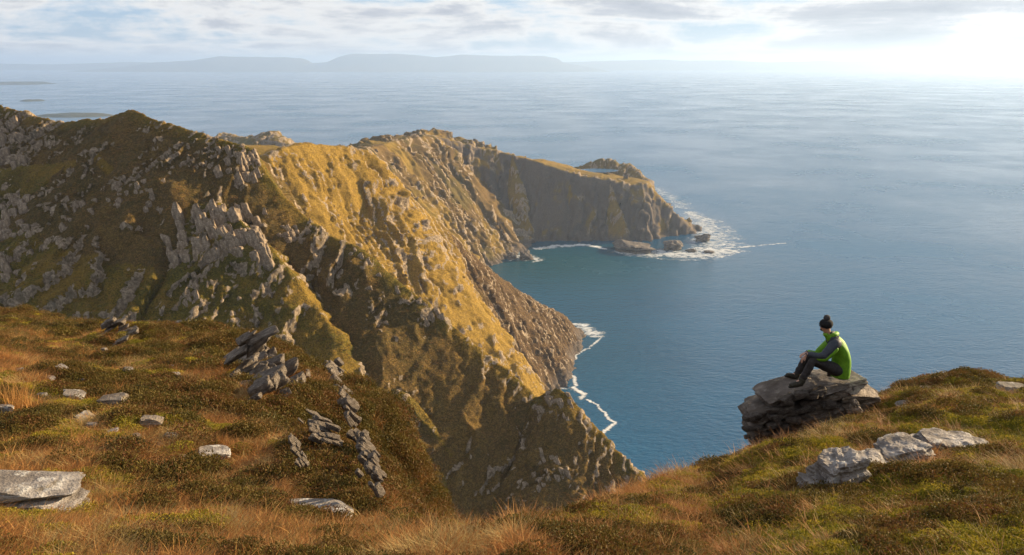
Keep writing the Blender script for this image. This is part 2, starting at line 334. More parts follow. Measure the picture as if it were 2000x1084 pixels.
    green = np.where(np.isin(I, (1, 2)), 0.55, 0) * smooth(0.4, 0.6, fbm(x / 50, y / 50, 98, 3)) + np.where(np.isin(I, (6, 7, 10)), 0.6 * smooth(0.52, 0.62, fbm(x / 60, y / 60, 99, 3)), 0)
    brown = np.where((I == 0) & (D < 75), 0.6, 0) * smooth(0, 10, D)
    for n, v in (('rock', rk), ('wet_shade', cliff), ('heather', np.clip(heather + brown, 0, 1)), ('straw', straw), ('green', green)): attr(o, n, v.ravel()[used])
    tag(o, kind='structure'); return o, dict(x=x, y=y, z=Zd, X=X, Y=Y, rk=rk, I=I, D=D, gx=gx, gy=gy)
spur, SP = build_land('mountain_spur', -470, 250, 235, 655, 0.9, 1.0)
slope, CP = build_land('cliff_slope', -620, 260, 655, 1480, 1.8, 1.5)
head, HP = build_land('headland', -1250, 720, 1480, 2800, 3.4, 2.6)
tag(spur, 'dark olive mountain spur with grey crags falling to the sea'); tag(slope, 'golden sunlit cliff slope beyond the dark spur'); tag(head, 'far headland with sheer shaded sea cliff and small tarn')

def disc(name, c, rx, ry, n, mat, wob=0.12, seed=0):
    a = np.linspace(0, 2 * np.pi, n, endpoint=False); r = 1 + wob * (fbm(np.cos(a) * 1.7 + 5, np.sin(a) * 1.7 + 5, seed, 3) - 0.5) * 3
    v = np.stack([c[0] + rx * r * np.cos(a), c[1] + ry * r * np.sin(a), np.full(n, c[2])], -1)
    return mesh_obj(name, v, [list(range(n))], mat)
tn = disc('tarn_water', (TARN[0], TARN[1], TARN[2] - 0.6), 60, 40, 60, M_SEA, 0.1, 3); tag(tn, 'small pale tarn on the headland top', kind='structure')

# ------------------------------------------------------------------ sea
def build_sea():
    def axis(lo, hi, fine0, fine1, st):
        mid = np.arange(fine0, fine1, st); lo_ = fine0 - np.geomspace(st, fine0 - lo, 26)[::-1]; hi_ = fine1 + np.geomspace(st, hi - fine1, 26) - st
        return np.concatenate([lo_, mid, hi_])
    xs = axis(-130000, 130000, -700, 1400, 30); ys = axis(-3000, 130000, 400, 2800, 30)
    x, y = np.meshgrid(xs, ys); ny, nx = x.shape; idx = np.arange(nx * ny).reshape(ny, nx)
    f = np.stack([idx[:-1, :-1], idx[:-1, 1:], idx[1:, 1:], idx[1:, :-1]], -1).reshape(-1, 4)
    o = mesh_obj('sea', np.stack([x, y, np.zeros_like(x)], -1).reshape(-1, 3), f, M_SEA, None, True)
    bay = np.exp(-(((x - 90) / 330) ** 2 + ((y - 1800) / 270) ** 2)) + 0.4 * np.exp(-(((x - 120) / 160) ** 2 + ((y - 1250) / 260) ** 2))
    attr(o, 'shelf', np.clip(bay, 0, 1).ravel()); tag(o, 'blue rippled sea filling the bay', kind='structure')
build_sea()

# foam: thin sheets lying on the water along the cliff foot, round the point and in drifting lines
def ribbon_pts(pix, widths, n=60):
    p = np.array([P(a, b, H / -(ray(a, b)[2] / ray(a, b)[1]))[:2] for a, b in pix]); seg = np.hypot(*np.diff(p, axis=0).T); s = np.r_[0, np.cumsum(seg)]
    t = np.linspace(0, s[-1], n); q = np.stack([np.interp(t, s, p[:, 0]), np.interp(t, s, p[:, 1])], -1); w = np.interp(t, s, widths); return q, w
def build_foam():
    V = []; Fc = []; A = []
    def ribbon(pix, widths, strength, seed, n=80, m=9, wander=0.5):
        q, w = ribbon_pts(pix, widths, n); tn_ = np.gradient(q, axis=0); tn_ /= np.linalg.norm(tn_, axis=1)[:, None] + 1e-9; nr = np.stack([-tn_[:, 1], tn_[:, 0]], -1)
        q = q + nr * (w * wander * 2 * (fbm(np.arange(n) / 6.0, np.full(n, seed * 3.1), seed, 4) - 0.5))[:, None]
        base = sum(len(v) for v in V); c = np.linspace(-1, 1, m)
        V.append(np.concatenate([np.c_[q + nr * (w * k)[:, None], np.full(n, 0.12 + 0.012 * seed)] for k in c]).reshape(m, n, 3).transpose(1, 0, 2).reshape(-1, 3))
        A.append((strength * (1 - np.abs(c)[None, :] ** 1.5) - 0.12 * np.ones((n, 1)) + 0.0 * w[:, None]).ravel() * np.repeat(smooth(0, 0.06, np.linspace(0, 1, n)) * smooth(1.0, 0.94, np.linspace(0, 1, n)), m))
        i = np.arange(n * m).reshape(n, m) + base; Fc.append(np.stack([i[:-1, :-1], i[1:, :-1], i[1:, 1:], i[:-1, 1:]], -1).reshape(-1, 4))
    ribbon([(1040, 488), (1090, 480), (1150, 478), (1190, 488)], [20, 26, 22, 12], 0.9, 1)
    ribbon([(965, 492), (1000, 500), (1040, 505), (1056, 512)], [45, 60, 45, 28], 0.72, 2)
    ribbon([(1190, 490), (1250, 496), (1320, 498), (1390, 494), (1440, 488)], [24, 50, 85, 105, 50], 0.78, 3)
    ribbon([(1345, 410), (1372, 430), (1385, 455), (1400, 480), (1420, 497)], [40, 90, 125, 130, 70], 0.66, 4)
    ribbon([(1280, 365), (1310, 385), (1345, 410)], [45, 60, 70], 0.55, 5)
    ribbon([(1410, 484), (1450, 483), (1490, 479), (1540, 474)], [14, 16, 12, 8], 0.70, 6)
    ribbon([(1390, 505), (1420, 500), (1450, 490), (1480, 492)], [10, 12, 10, 6], 0.6, 7)
    ribbon([(1124, 630), (1140, 645), (1165, 652), (1180, 660)], [28, 36, 28, 12], 0.8, 8)
    ribbon([(1126, 652), (1112, 672), (1130, 690), (1110, 712), (1105, 725), (1118, 740), (1128, 760), (1142, 775), (1135, 785)], [6, 5, 6, 5, 5, 6, 6, 9, 5], 0.95, 9, 160, 7, 1.2)
    ribbon([(1130, 690), (1150, 680), (1165, 668), (1180, 655)], [5, 5, 5, 4], 0.75, 10)
    ribbon([(1142, 778), (1165, 790), (1180, 805), (1200, 828), (1172, 852)], [4, 4, 4, 5, 5], 0.95, 11, 120, 7, 1.2)
    ribbon([(1095, 668), (1080, 695), (1085, 730), (1100, 765)], [16, 18, 15, 10], 0.75, 12)
    ribbon([(1085, 735), (1105, 750), (1125, 768)], [8, 7, 6], 0.45, 14)
    ribbon([(1230, 500), (1300, 507), (1370, 508)], [10, 14, 10], 0.5, 15)
    o = mesh_obj('sea_foam', np.concatenate(V), np.concatenate(Fc), M_FOAM); attr(o, 'foam', np.concatenate(A)); tag(o, 'white surf and foam lines along the cliff foot', 'foam', kind='stuff')
build_foam()

# ------------------------------------------------------------------ rocks
def rock_mesh(name, seed, sub=3, cuts=9, box=0.8, noise=0.05, strata=0.0, nl=5, mat=None, cr=(0.85, 1.15)):
    r = np.random.default_rng(seed); bm = bmesh.new(); bmesh.ops.create_icosphere(bm, subdivisions=sub, radius=1.0)
    u = np.array([v.co[:] for v in bm.verts]); f = [[v.index for v in fc.verts] for fc in bm.faces]; bm.free()
    nrm = [(1, 0, 0), (-1, 0, 0), (0, 1, 0), (0, -1, 0), (0, 0, 1), (0, 0, -1)]; pl = []
    for n in nrm:
        n = np.array(n) + r.normal(0, 0.13, 3); pl.append((n / np.linalg.norm(n), box * r.uniform(0.85, 1.1)))
    for _ in range(cuts):
        n = r.normal(0, 1, 3); n /= np.linalg.norm(n); pl.append((n, r.uniform(*cr)))
    rad = np.full(len(u), 9.0)
    for n, h in pl:
        d = u @ n; rad = np.where(d > 0.05, np.minimum(rad, h / np.maximum(d, 0.05)), rad)
    v = u * np.minimum(rad, 1.6)[:, None]
    if strata:
        lay = np.floor((v[:, 2] * 0.5 + 0.5) * nl + 0.25 * (fbm(v[:, 0] + 3, v[:, 1] + 5, seed, 2) - 0.5))
        v[:, :2] *= (1 + strata * (_h(lay, lay * 0 + seed, 3) - 0.5) * 2)[:, None]
    v = v + u * (n3(v + seed * 1.7, seed, 2.0) * noise * 2 + n3(v + seed, seed + 3, 6.0) * noise)[:, None]
    me = bpy.data.meshes.new(name); me.from_pydata([tuple(p) for p in v], [], f); me.update()
    if mat: me.materials.append(mat)
    return me
def put(me, name, loc, dims, rot=(0, 0, 0), parent=None):
    sc = [d / 2 for d in dims]; one = me.users == 0
    if one: me.transform(Matrix.Diagonal((*sc, 1.0))); me.update()
    o = bpy.data.objects.new(name, me); COL.objects.link(o); o.location = loc; o.rotation_euler = rot
    if not one: o.scale = sc
    if parent: o.parent = parent
    return o
# small crags bedded in the spur, children of it
def keep(me): me.use_fake_user = True; return me
CR = [keep(rock_mesh('crag_variant', 200 + i, 3, 14, 0.66, 0.05, 0.10, 4, M_CRAG)) for i in range(8)]
def bed_crags(land_o, G, n, lo, hi, seed, thr=0.6, near=None):
    r = np.random.default_rng(seed); cand = np.argwhere((G['rk'] > thr) & (G['z'] > 15))
    for _ in range(n):
        j, i = cand[r.integers(len(cand))]; s = r.uniform(lo, hi) * r.uniform(0.6, 1.2)
        az = math.atan2(-G['gy'][j, i], -G['gx'][j, i])
        o = put(CR[r.integers(8)], 'rock_outcrop', (G['X'][j, i], G['Y'][j, i], G['z'][j, i] + 0.1 * s), (s * r.uniform(1.0, 1.9), s * r.uniform(0.3, 0.6), s * r.uniform(0.5, 1.0)), (r.normal(0, 0.15), 0.5 + r.normal(0, 0.15), az + r.normal(0, 0.3)), land_o)
bed_crags(spur, SP, 70, 1.2, 3.2, 31); bed_crags(slope, CP, 40, 2.5, 6, 32); bed_crags(head, HP, 40, 6, 14, 33)

# ------------------------------------------------------------------ far land across the bay, islands
def far_range(name, pts, d, depth, mat, base_y=None, label=None):
    r = np.random.default_rng(len(pts)); px = np.array([p[0] for p in pts], float); py = np.array([p[1] for p in pts], float)
    n = 160; q = np.linspace(px[0], px[-1], n); yy = np.interp(q, px, py) + (fbm(q / 14, q * 0 + 3, len(pts), 3) - 0.5) * 1.6
    top = np.array([P(a, b, d) for a, b in zip(q, yy)]); rows = []
    for t, k in ((-1, 0.0), (-0.55, 0.35), (-0.25, 0.72), (-0.06, 0.97), (0, 1.0), (0.3, 0.9), (1, 0.0)):
        w = top.copy(); w[:, 1] += t * depth; w[:, 2] = np.maximum(top[:, 2], 0) * k * (1 + (0.12 * (fbm(q / 9, q * 0 + t * 7, 5, 3) - 0.5) if 0 < k < 1 else 0)) - (2 if k == 0 else 0); rows.append(w)
    V = np.array(rows); m = len(rows); i = np.arange(m * n).reshape(m, n)
    f = np.stack([i[:-1, :-1], i[:-1, 1:], i[1:, 1:], i[1:, :-1]], -1).reshape(-1, 4)
    o = mesh_obj(name, V.reshape(-1, 3), f, mat, None, True); tag(o, label, kind='structure'); return o
M_FAR = Mat('far_moor', 0.95, 0.1); M_FAR = M_FAR.done(M_FAR.ramp(M_FAR.noise(0.0006, 5, 0.6), [(0.35, (0.035, 0.045, 0.02)), (0.65, (0.09, 0.08, 0.035))]))
far_range('far_mountains', [(180, 137), (240, 131), (300, 122), (380, 118), (425, 110), (470, 111), (560, 112), (590, 114), (606, 124), (640, 121), (658, 112), (680, 106), (700, 105), (738, 106), (765, 104.5), (800, 106), (850, 112), (880, 109), (905, 106), (960, 109), (1060, 109), (1088, 113), (1100, 122), (1150, 131), (1180, 137)], 40000, 3000, M_FAR, label='flat topped blue mountains across the bay')
far_range('far_hills', [(-500, 128), (-200, 122), (0, 124), (100, 126), (260, 121), (420, 126), (700, 128), (1000, 124), (1150, 120), (1300, 116), (1330, 119), (1420, 118), (1500, 122), (1600, 119), (1750, 121), (1900, 124), (2100, 126), (2500, 128)], 46000, 2000, M_FAR, label='low pale hills fading along the horizon')
def island(px, py, hx, hy, h, seed, label):
    c = P(px, py, H / -(ray(px, py)[2] / ray(px, py)[1])); n = 40
    g = np.linspace(-1.3, 1.3, n); X, Y = np.meshgrid(g, g); r = np.hypot(X, Y) * (1 + 0.5 * (fbm(X * 1.3 + 4, Y * 1.3 + 9, seed, 3) - 0.5))
    Z = h * smooth(1, 0.55, r) * (0.6 + 0.8 * fbm(X * 2, Y * 2, seed + 2, 3)) - 3 * smooth(0.95, 1.1, r)
    i = np.arange(n * n).reshape(n, n); f = np.stack([i[:-1, :-1], i[:-1, 1:], i[1:, 1:], i[1:, :-1]], -1).reshape(-1, 4)
    keep = Z.ravel()[f].max(1) > -2.9
    o = mesh_obj('island', np.stack([c[0] + X * hx, c[1] + Y * hy, Z], -1).reshape(-1, 3), f[keep], M_FAR, None, True); tag(o, label, kind='structure')
island(150, 226, 330, 260, 16, 1, 'low green island just beyond the mountain ridge'); island(62, 197, 130, 160, 14, 2, 'tiny dark islet out in the open sea'); island(30, 164, 900, 700, 35, 3, 'long low island far out in the sea')

# ------------------------------------------------------------------ sea air
def build_haze():
    m = bpy.data.materials.new('sea_air'); m.use_nodes = True; N = m.node_tree.nodes; N.clear()
    out = N.new('ShaderNodeOutputMaterial'); v = N.new('ShaderNodeVolumePrincipled'); v.inputs['Color'].default_value = (0.52, 0.70, 1.0, 1)
    v.inputs['Density'].default_value = 1 / 24000; v.inputs['Anisotropy'].default_value = 0.36
    m.node_tree.links.new(v.outputs[0], out.inputs['Volume'])
    a, b, z0, z1 = 131000, 131000, -6, 850
    V = [(-a, -3500, z0), (a, -3500, z0), (a, b, z0), (-a, b, z0), (-a, -3500, z1), (a, -3500, z1), (a, b, z1), (-a, b, z1)]
    o = mesh_obj('haze', V, [[3, 2, 1, 0], [4, 5, 6, 7], [0, 1, 5, 4], [1, 2, 6, 5], [2, 3, 7, 6], [3, 0, 4, 7]], m); tag(o, 'pale blue sea haze over the bay', kind='stuff')
build_haze()

# ------------------------------------------------------------------ the hillside underfoot
EDGE_PX = [(-260, 590), (0, 612), (140, 624), (270, 648), (420, 664), (490, 684), (560, 700), (640, 715), (680, 800), (715, 900), (745, 962), (830, 992), (1000, 1000), (1130, 985), (1240, 930), (1350, 903),
           (1440, 884), (1490, 868), (1560, 836), (1640, 803), (1700, 775), (1780, 748), (1900, 738), (2010, 748), (2300, 770)]
def k_slope(az): return np.interp(az, [-0.75, -0.45, -0.22, 0, 0.22, 0.29, 0.36, 0.45, 0.6], [0.285, 0.295, 0.315, 0.31, 0.345, 0.36, 0.34, 0.316, 0.31])
def edge_pt(px, py):
    r = ray(px, py); az = r[0] / r[1]; s = -r[2] / r[1]; k = float(k_slope(az)); d = 1.7 / max(s - k, 0.02); d = min(d, 75); return (az * d, d)
EDGE = np.array([edge_pt(*p) for p in EDGE_PX])
POLY = np.vstack([EDGE, [(60, 12), (60, -6), (-60, -6), (-70, 60)]])
def edge_sd(x, y):               # distance outside (+) or inside (-) the brow of the hillside
    inside = np.zeros(x.shape, bool); n = len(POLY)
    for i in range(n):
        a = POLY[i]; b = POLY[(i + 1) % n]; c = (a[1] > y) != (b[1] > y)
        xi = (b[0] - a[0]) * (y - a[1]) / (b[1] - a[1] + 1e-12) + a[0]; inside ^= c & (x < xi)
    best = np.full(x.shape, 1e9)
    for a, b in zip(EDGE[:-1], EDGE[1:]):
        ab = b - a; L2 = ab @ ab; t = np.clip(((x - a[0]) * ab[0] + (y - a[1]) * ab[1]) / L2, 0, 1)
        best = np.minimum(best, np.hypot(x - a[0] - t * ab[0], y - a[1] - t * ab[1]))
    sd = np.where(inside, -best, best); return sd + np.where((x < 0) & (y > 7), (fbm(x / 4.5, y / 4.5, 305, 4) - 0.5) * 5.0 * smooth(7, 14, y), 0)
CARVE = [(P(1500, 850, 12.0)[0], 12.0, 1.3, 0.95), (P(1600, 800, 12.6)[0], 12.6, 0.9, 0.45)]
def ground(x, y):
    x = np.asarray(x, float); y = np.asarray(y, float); d = np.maximum(y, 0.3)
    base = H - 1.7 - k_slope(np.clip(x / np.maximum(y, 1.0), -0.8, 0.7)) * y
    sd = edge_sd(x, y); g = smooth(1.5, 14, y)
    hum = (fbm(x / 1.5, y / 1.5, 301, 4) - 0.5) * (0.22 + 0.35 * g) + (fbm(x / 6, y / 6, 302, 3) - 0.5) * np.where(x > 0, 0.5, 1.9) * g * smooth(0, 5, -sd + 2.5) + (fbm(x / 0.45, y / 0.45, 303, 3) - 0.5) * 0.12
    out = np.maximum(sd, 0); hum = hum + (fbm(x / 3.5, y / 3.5, 304, 4) - 0.5) * np.minimum(out, 4) * 1.1
    drop = 1.25 * out + 0.5 * np.minimum(out, 2.0) ** 2 * 0.4
    for bx, by, br, bh in CARVE: hum = hum - bh * np.exp(-((x - bx) ** 2 + (y - by) ** 2) / br ** 2)
    return base + hum - drop - 0.25 * smooth(-1.2, 0, sd) * np.minimum(1, d / 10)
def build_fore():
    ys = np.concatenate([np.linspace(-3, 1.5, 16)[:-1], np.geomspace(1.5, 135, 330)]); t = np.linspace(-1, 1, 460); xs = np.sinh(t * 4.2) / np.sinh(4.2) * 80
    x, y = np.meshgrid(xs, ys); z = ground(x, y); ny, nx = x.shape; i = np.arange(nx * ny).reshape(ny, nx)
    f = np.stack([i[:-1, :-1], i[:-1, 1:], i[1:, 1:], i[1:, :-1]], -1).reshape(-1, 4)
    o = mesh_obj('hillside', np.stack([x, y, z], -1).reshape(-1, 3), f, M_SOIL, None, True); tag(o, 'rust brown grassy hillside in the foreground', kind='structure'); return o
hill = build_fore()
def gp(px, py, lift=0.0):        # where the sight line through a photo pixel meets the hillside
    r = ray(px, py); ds = np.geomspace(1.5, 110, 900); zz = ground(r[0] / r[1] * ds, ds); ln = H + r[2] / r[1] * ds
    hit = np.argwhere(zz >= ln); d = ds[hit[0][0]] if len(hit) else 20.0
    return np.array([r[0] / r[1] * d, d, float(ground(np.array([r[0] / r[1] * d]), np.array([d]))[0]) + lift])

# ------------------------------------------------------------------ turf: grass, heather and moss tussocks (stuff)
def blades(n, rad, hgt, wid, lean, seed, seg=3):
    r = np.random.default_rng(seed); V = []; Fc = []; T = []
    for _ in range(n):
        a = r.uniform(0, 2 * np.pi); q = rad * math.sqrt(r.uniform()); bx, by = q * math.cos(a), q * math.sin(a)
        h = hgt * r.uniform(0.5, 1.15); w = wid * r.uniform(0.6, 1.3); la = a + r.normal(0, 0.9); ln = lean * r.uniform(0.3, 1.5) * h; fa = r.uniform(0, np.pi); t_ = r.uniform() ** 2; b0 = len(V)
        for k in range(seg + 1):
            u = k / seg; cx = bx + math.cos(la) * ln * u * u; cy = by + math.sin(la) * ln * u * u; cz = h * (u - 0.35 * min(1.0, lean) * u * u) - 0.02
            ww = w * (1 - u) ** 0.7 * 0.5
            if k == seg: V.append((cx, cy, cz)); T.append(t_)
            else: V += [(cx - math.cos(fa) * ww, cy - math.sin(fa) * ww, cz), (cx + math.cos(fa) * ww, cy + math.sin(fa) * ww, cz)]; T += [t_, t_]
        for k in range(seg - 1): Fc.append((b0 + 2 * k, b0 + 2 * k + 1, b0 + 2 * k + 3, b0 + 2 * k + 2))
        Fc.append((b0 + 2 * seg - 2, b0 + 2 * seg - 1, b0 + 2 * seg))
    return V, Fc, T
def sprigs(n, rad, hgt, leaf, seed):
    r = np.random.default_rng(seed); V = []; Fc = []; T = []
    for _ in range(n):
        a = r.uniform(0, 2 * np.pi); q = math.sqrt(r.uniform()); top = hgt * (1 - 0.75 * q * q) * r.uniform(0.55, 1.1); p = np.array([q * rad * math.cos(a), q * rad * math.sin(a), top])
        t_ = r.uniform() ** 2.5
        for _k in range(2):
            d = r.normal(0, 1, 3); d[2] = abs(d[2]) + 0.4; d /= np.linalg.norm(d); s = np.cross(d, r.normal(0, 1, 3)); s /= np.linalg.norm(s) + 1e-9; L = leaf * r.uniform(0.6, 1.4); b0 = len(V)
            for w in (p - d * L * 0.4, p + s * L * 0.28, p + d * L, p - s * L * 0.28): V.append(tuple(w)); T.append(t_)
            Fc.append((b0, b0 + 1, b0 + 2, b0 + 3))
    return V, Fc, T
TURF = bpy.data.collections.new('turf_sources')
def source(name, vft, mat):
    me = bpy.data.meshes.new(name); me.from_pydata(vft[0], [], vft[1]); me.update(); me.materials.append(mat)
    a = me.attributes.new('tint', 'FLOAT', 'POINT'); a.data.foreach_set('value', np.array(vft[2], dtype=np.float32))
    o = bpy.data.objects.new(name, me); c = bpy.data.collections.new(name); c.objects.link(o); return c
M_RUST = mat_leaf('rust_grass', [(0.15, 0.048, 0.013), (0.29, 0.098, 0.022), (0.18, 0.080, 0.020), (0.34, 0.132, 0.030), (0.48, 0.27, 0.085)])
M_OLIVE = mat_leaf('olive_grass', [(0.050, 0.050, 0.009), (0.085, 0.075, 0.014), (0.13, 0.10, 0.022), (0.20, 0.16, 0.035)])
M_STRAW = mat_leaf('straw_grass', [(0.27, 0.16, 0.045), (0.38, 0.25, 0.09), (0.46, 0.34, 0.14)])
M_HEATH = mat_leaf('heather', [(0.040, 0.032, 0.009), (0.082, 0.066, 0.013), (0.13, 0.078, 0.020), (0.15, 0.058, 0.022), (0.15, 0.120, 0.022)])
M_MOSS = mat_leaf('bright_moss', [(0.075, 0.095, 0.010), (0.14, 0.145, 0.012), (0.25, 0.215, 0.018), (0.42, 0.32, 0.028)])
SRC = [source('rust_tuft', blades(56, 0.12, 0.085, 0.006, 1.3, 1), M_RUST), source('rust_tuft_b', blades(50, 0.14, 0.115, 0.0055, 1.7, 2), M_RUST), source('olive_tuft', blades(52, 0.12, 0.10, 0.006, 1.0, 3), M_OLIVE),
       source('straw_tuft', blades(36, 0.10, 0.15, 0.005, 1.0, 4), M_STRAW), source('heather_tuft', sprigs(330, 0.15, 0.12, 0.012, 5), M_HEATH), source('moss_tuft', sprigs(300, 0.14, 0.08, 0.010, 6), M_MOSS)]
def scatter(name, cname_mat, P3, scl, seed, label):
    r = np.random.default_rng(seed); n = len(P3); me = bpy.data.meshes.new(name); me.vertices.add(n); me.vertices.foreach_set('co', np.asarray(P3, np.float32).ravel()); me.update()
    a = me.attributes.new('scl', 'FLOAT', 'POINT'); a.data.foreach_set('value', np.asarray(scl, np.float32))
    a = me.attributes.new('yaw', 'FLOAT_VECTOR', 'POINT'); rot = np.zeros((n, 3), np.float32); rot[:, 2] = r.uniform(0, 6.28, n); rot[:, 0] = r.normal(0, 0.15, n) - 0.1; a.data.foreach_set('vector', rot.ravel())
    o = bpy.data.objects.new(name, me); COL.objects.link(o); tag(o, label, kind='stuff')
    g = bpy.data.node_groups.new(name, 'GeometryNodeTree'); g.interface.new_socket('Geometry', in_out='INPUT', socket_type='NodeSocketGeometry'); g.interface.new_socket('Geometry', in_out='OUTPUT', socket_type='NodeSocketGeometry')
    gi = g.nodes.new('NodeGroupInput'); go = g.nodes.new('NodeGroupOutput'); ip = g.nodes.new('GeometryNodeInstanceOnPoints'); ci = g.nodes.new('GeometryNodeCollectionInfo'); ci.inputs[0].default_value = cname_mat
    def named(nm, ty):
        q = g.nodes.new('GeometryNodeInputNamedAttribute'); q.data_type = ty; q.inputs[0].default_value = nm; return [s_ for s_ in q.outputs if s_.enabled and s_.name == 'Attribute'][0]
    e2r = g.nodes.new('FunctionNodeEulerToRotation'); g.links.new(named('yaw', 'FLOAT_VECTOR'), e2r.inputs[0])
    g.links.new(gi.outputs[0], ip.inputs['Points']); g.links.new(ci.outputs[0], ip.inputs['Instance']); g.links.new(e2r.outputs[0], ip.inputs['Rotation']); g.links.new(named('scl', 'FLOAT'), ip.inputs['Scale']); g.links.new(ip.outputs[0], go.inputs[0])
    o.modifiers.new('turf', 'NODES').node_group = g; return o
BARE = []                        # (x, y, radius) kept free of turf: rocks stand here
def turf():
    r = np.random.default_rng(77); n = 150000
    d = np.exp(r.uniform(math.log(1.9), math.log(78), n * 2)); az = r.uniform(-0.80, 0.80, n * 2); x = az * d; y = d
    keep = (r.uniform(size=n * 2) < np.clip(d / 9, 0.35, 1.0)) & (np.hypot(x, y) > 1.5); x, y = x[keep], y[keep]
    sd = edge_sd(x, y); k = sd < np.where(x < 0, 12, 3.0); x, y, sd = x[k], y[k], sd[k]
    for bx, by, br in BARE:
        k = np.hypot(x - bx, y - by) > br; x, y, sd = x[k], y[k], sd[k]
    z = ground(x, y); d = np.maximum(y, 2)
    right = smooth(0.05, 0.35, x / y); sc_ = np.clip(y / 9, 0.55, 2.2); n1 = 0.6 * fbm(x / 0.42, y / 0.42, 401, 4) + 0.4 * fbm(x / 2.2, y / 2.2, 411, 3); n2 = 0.6 * fbm(x / 0.35, y / 0.4, 402, 4) + 0.4 * fbm(x / 1.5, y / 1.5, 412, 3); far = smooth(9, 26, y)
    hth = smooth(0.525, 0.61, n1 + 0.06 * right + 0.03 * far + np.where((x < 0) & (y > 7), 0.055 * smooth(-5, 0, sd), 0) - 0.065 * smooth(16, 5, y) * (1 - right)); moss = smooth(0.52, 0.59, n2 + 0.10 * right * smooth(9, 3, y) + 0.055 * right - 0.045 * (1 - right))
    ol = smooth(0.46, 0.56, fbm(x / 0.8, y / 0.8, 403, 4) + 0.05 * far + 0.03 * right); st = smooth(0.60, 0.70, fbm(x / 0.4, y / 0.4, 404, 4) + 0.01 * far)
    u = r.uniform(size=len(x)); kind = np.where(u < 0.5, 0, 1)
    u2 = r.uniform(size=len(x)); kind = np.where(u2 < ol * (0.25 + 0.45 * np.maximum(far, right)), 2, kind); kind = np.where(r.uniform(size=len(x)) < st * 0.6 + 0.02, 3, kind)
    kind = np.where(r.uniform(size=len(x)) < hth * 0.7, 4, kind); kind = np.where(r.uniform(size=len(x)) < moss * 0.75, 5, kind)
    s = np.clip(0.72 + d * 0.034, 0.78, 2.4) * r.uniform(0.5, 1.5, len(x)); lab = ['rust brown moor grass', 'long rust brown moor grass', 'olive green moor grass', 'pale straw grass', 'dark heather cushions', 'bright yellow green moss cushions']
    nm = ['rust_grass', 'long_rust_grass', 'olive_grass', 'straw_grass', 'heather', 'moss']
    s = s * np.where((kind == 4) & (x < 0) & (y > 7) & (sd > -3), r.uniform(0.9, 1.5, len(x)), 1.0)
    for q in range(6):
        m = kind == q
        scatter(nm[q], SRC[q], np.stack([x[m], y[m], z[m]], -1), s[m] * (0.9 if q == 5 else 1.0), q, lab[q])
    g3 = np.random.default_rng(8); pp = np.array([gp(g3.uniform(0, 420), g3.uniform(720, 930)) for _ in range(420)]); nn = fbm(pp[:, 0] / 1.2, pp[:, 1] / 1.2, 430, 3); pp = pp[nn > 0.5]
    me = rock_mesh('pebble', 71, 2, 8, 0.75, 0.05, 0, 3, M_ROCKB); me.transform(Matrix.Diagonal((1, 0.9, 0.5, 1))); me.attributes.new('tint', 'FLOAT', 'POINT'); po = bpy.data.objects.new('pebble', me); pc = bpy.data.collections.new('pebble'); pc.objects.link(po)
    scatter('pebbles', pc, pp + np.array([0, 0, 0.02]), g3.uniform(0.002, 0.0055, len(pp)) * pp[:, 1], 61, 'small pale stones littering the rust grass hillside')
    r4 = np.random.default_rng(6); G = CP; ok = np.argwhere((G['rk'] < 0.3) & (G['z'] > 20) & ((G['I'] == 3) | (G['I'] == 4))); ok = ok[r4.integers(len(ok), size=30000)]; Q = np.stack([G[k_][ok[:, 0], ok[:, 1]] for k_ in ('X', 'Y', 'z')], -1)
    scatter('slope_straw_grass', SRC[3], Q - np.array([0, 0, 0.2]), r4.uniform(6, 14, len(Q)), 62, 'golden grass tussocks over the sunlit cliff slope')
    # heather and grass hummocks on the spur's slopes
    r2 = np.random.default_rng(5); G = SP; ok = np.argwhere((G['rk'] < 0.25) & (G['z'] > 25)); ok = ok[r2.integers(len(ok), size=60000)]; J, I_ = ok[:, 0], ok[:, 1]
    Q = np.stack([G['X'][J, I_], G['Y'][J, I_], G['z'][J, I_] - 0.1], -1); Q[:, :2] += r2.uniform(-0.4, 0.4, (len(Q), 2)); nn = fbm(Q[:, 0] / 12, Q[:, 1] / 12, 420, 4) + r2.normal(0, 0.05, len(Q))
    scatter('slope_heather', SRC[4], Q[nn < 0.47], r2.uniform(3.0, 8.0, int((nn < 0.47).sum())), 51, 'dark heather clumps over the spur slopes'); scatter('slope_grass', SRC[2], Q[(nn >= 0.47) & (nn < 0.56)], r2.uniform(4, 8, int(((nn >= 0.47) & (nn < 0.56)).sum())), 52, 'olive grass clumps over the spur slopes')
    scatter('slope_rust_grass', SRC[1], Q[nn >= 0.56], r2.uniform(4, 7, int((nn >= 0.56).sum())), 53, 'rust grass clumps over the spur slopes')

# ------------------------------------------------------------------ loose slabs and boulders on the hillside
def pxm(d): return F / d         # photo pixels per metre at distance d (roughly)
def ground_rock(name, px, py, wpx, hpx, seed, label, mat, flat=0.7, yaw=0.0, tilt=(0, 0), strata=0.06, nl=3, sub=4, depth=1.0, sink=0.10, noise=0.06, cat='rock', group=None, bare=0.7, cuts=9):
    g = gp(px, py); d = g[1]; w = wpx / pxm(d) ; h = hpx / pxm(d)
    me = rock_mesh(name, seed, sub, cuts, 0.78, noise, strata, nl, mat)
    o = put(me, name, (g[0], g[1], g[2] + h * (0.5 - sink) + min(0.05, 0.004 * g[1])), (w * 1.12, w * depth, h * 1.25), (tilt[0], tilt[1], yaw)); BARE.append((g[0], g[1], w * bare)); return tag(o, label, cat, group)
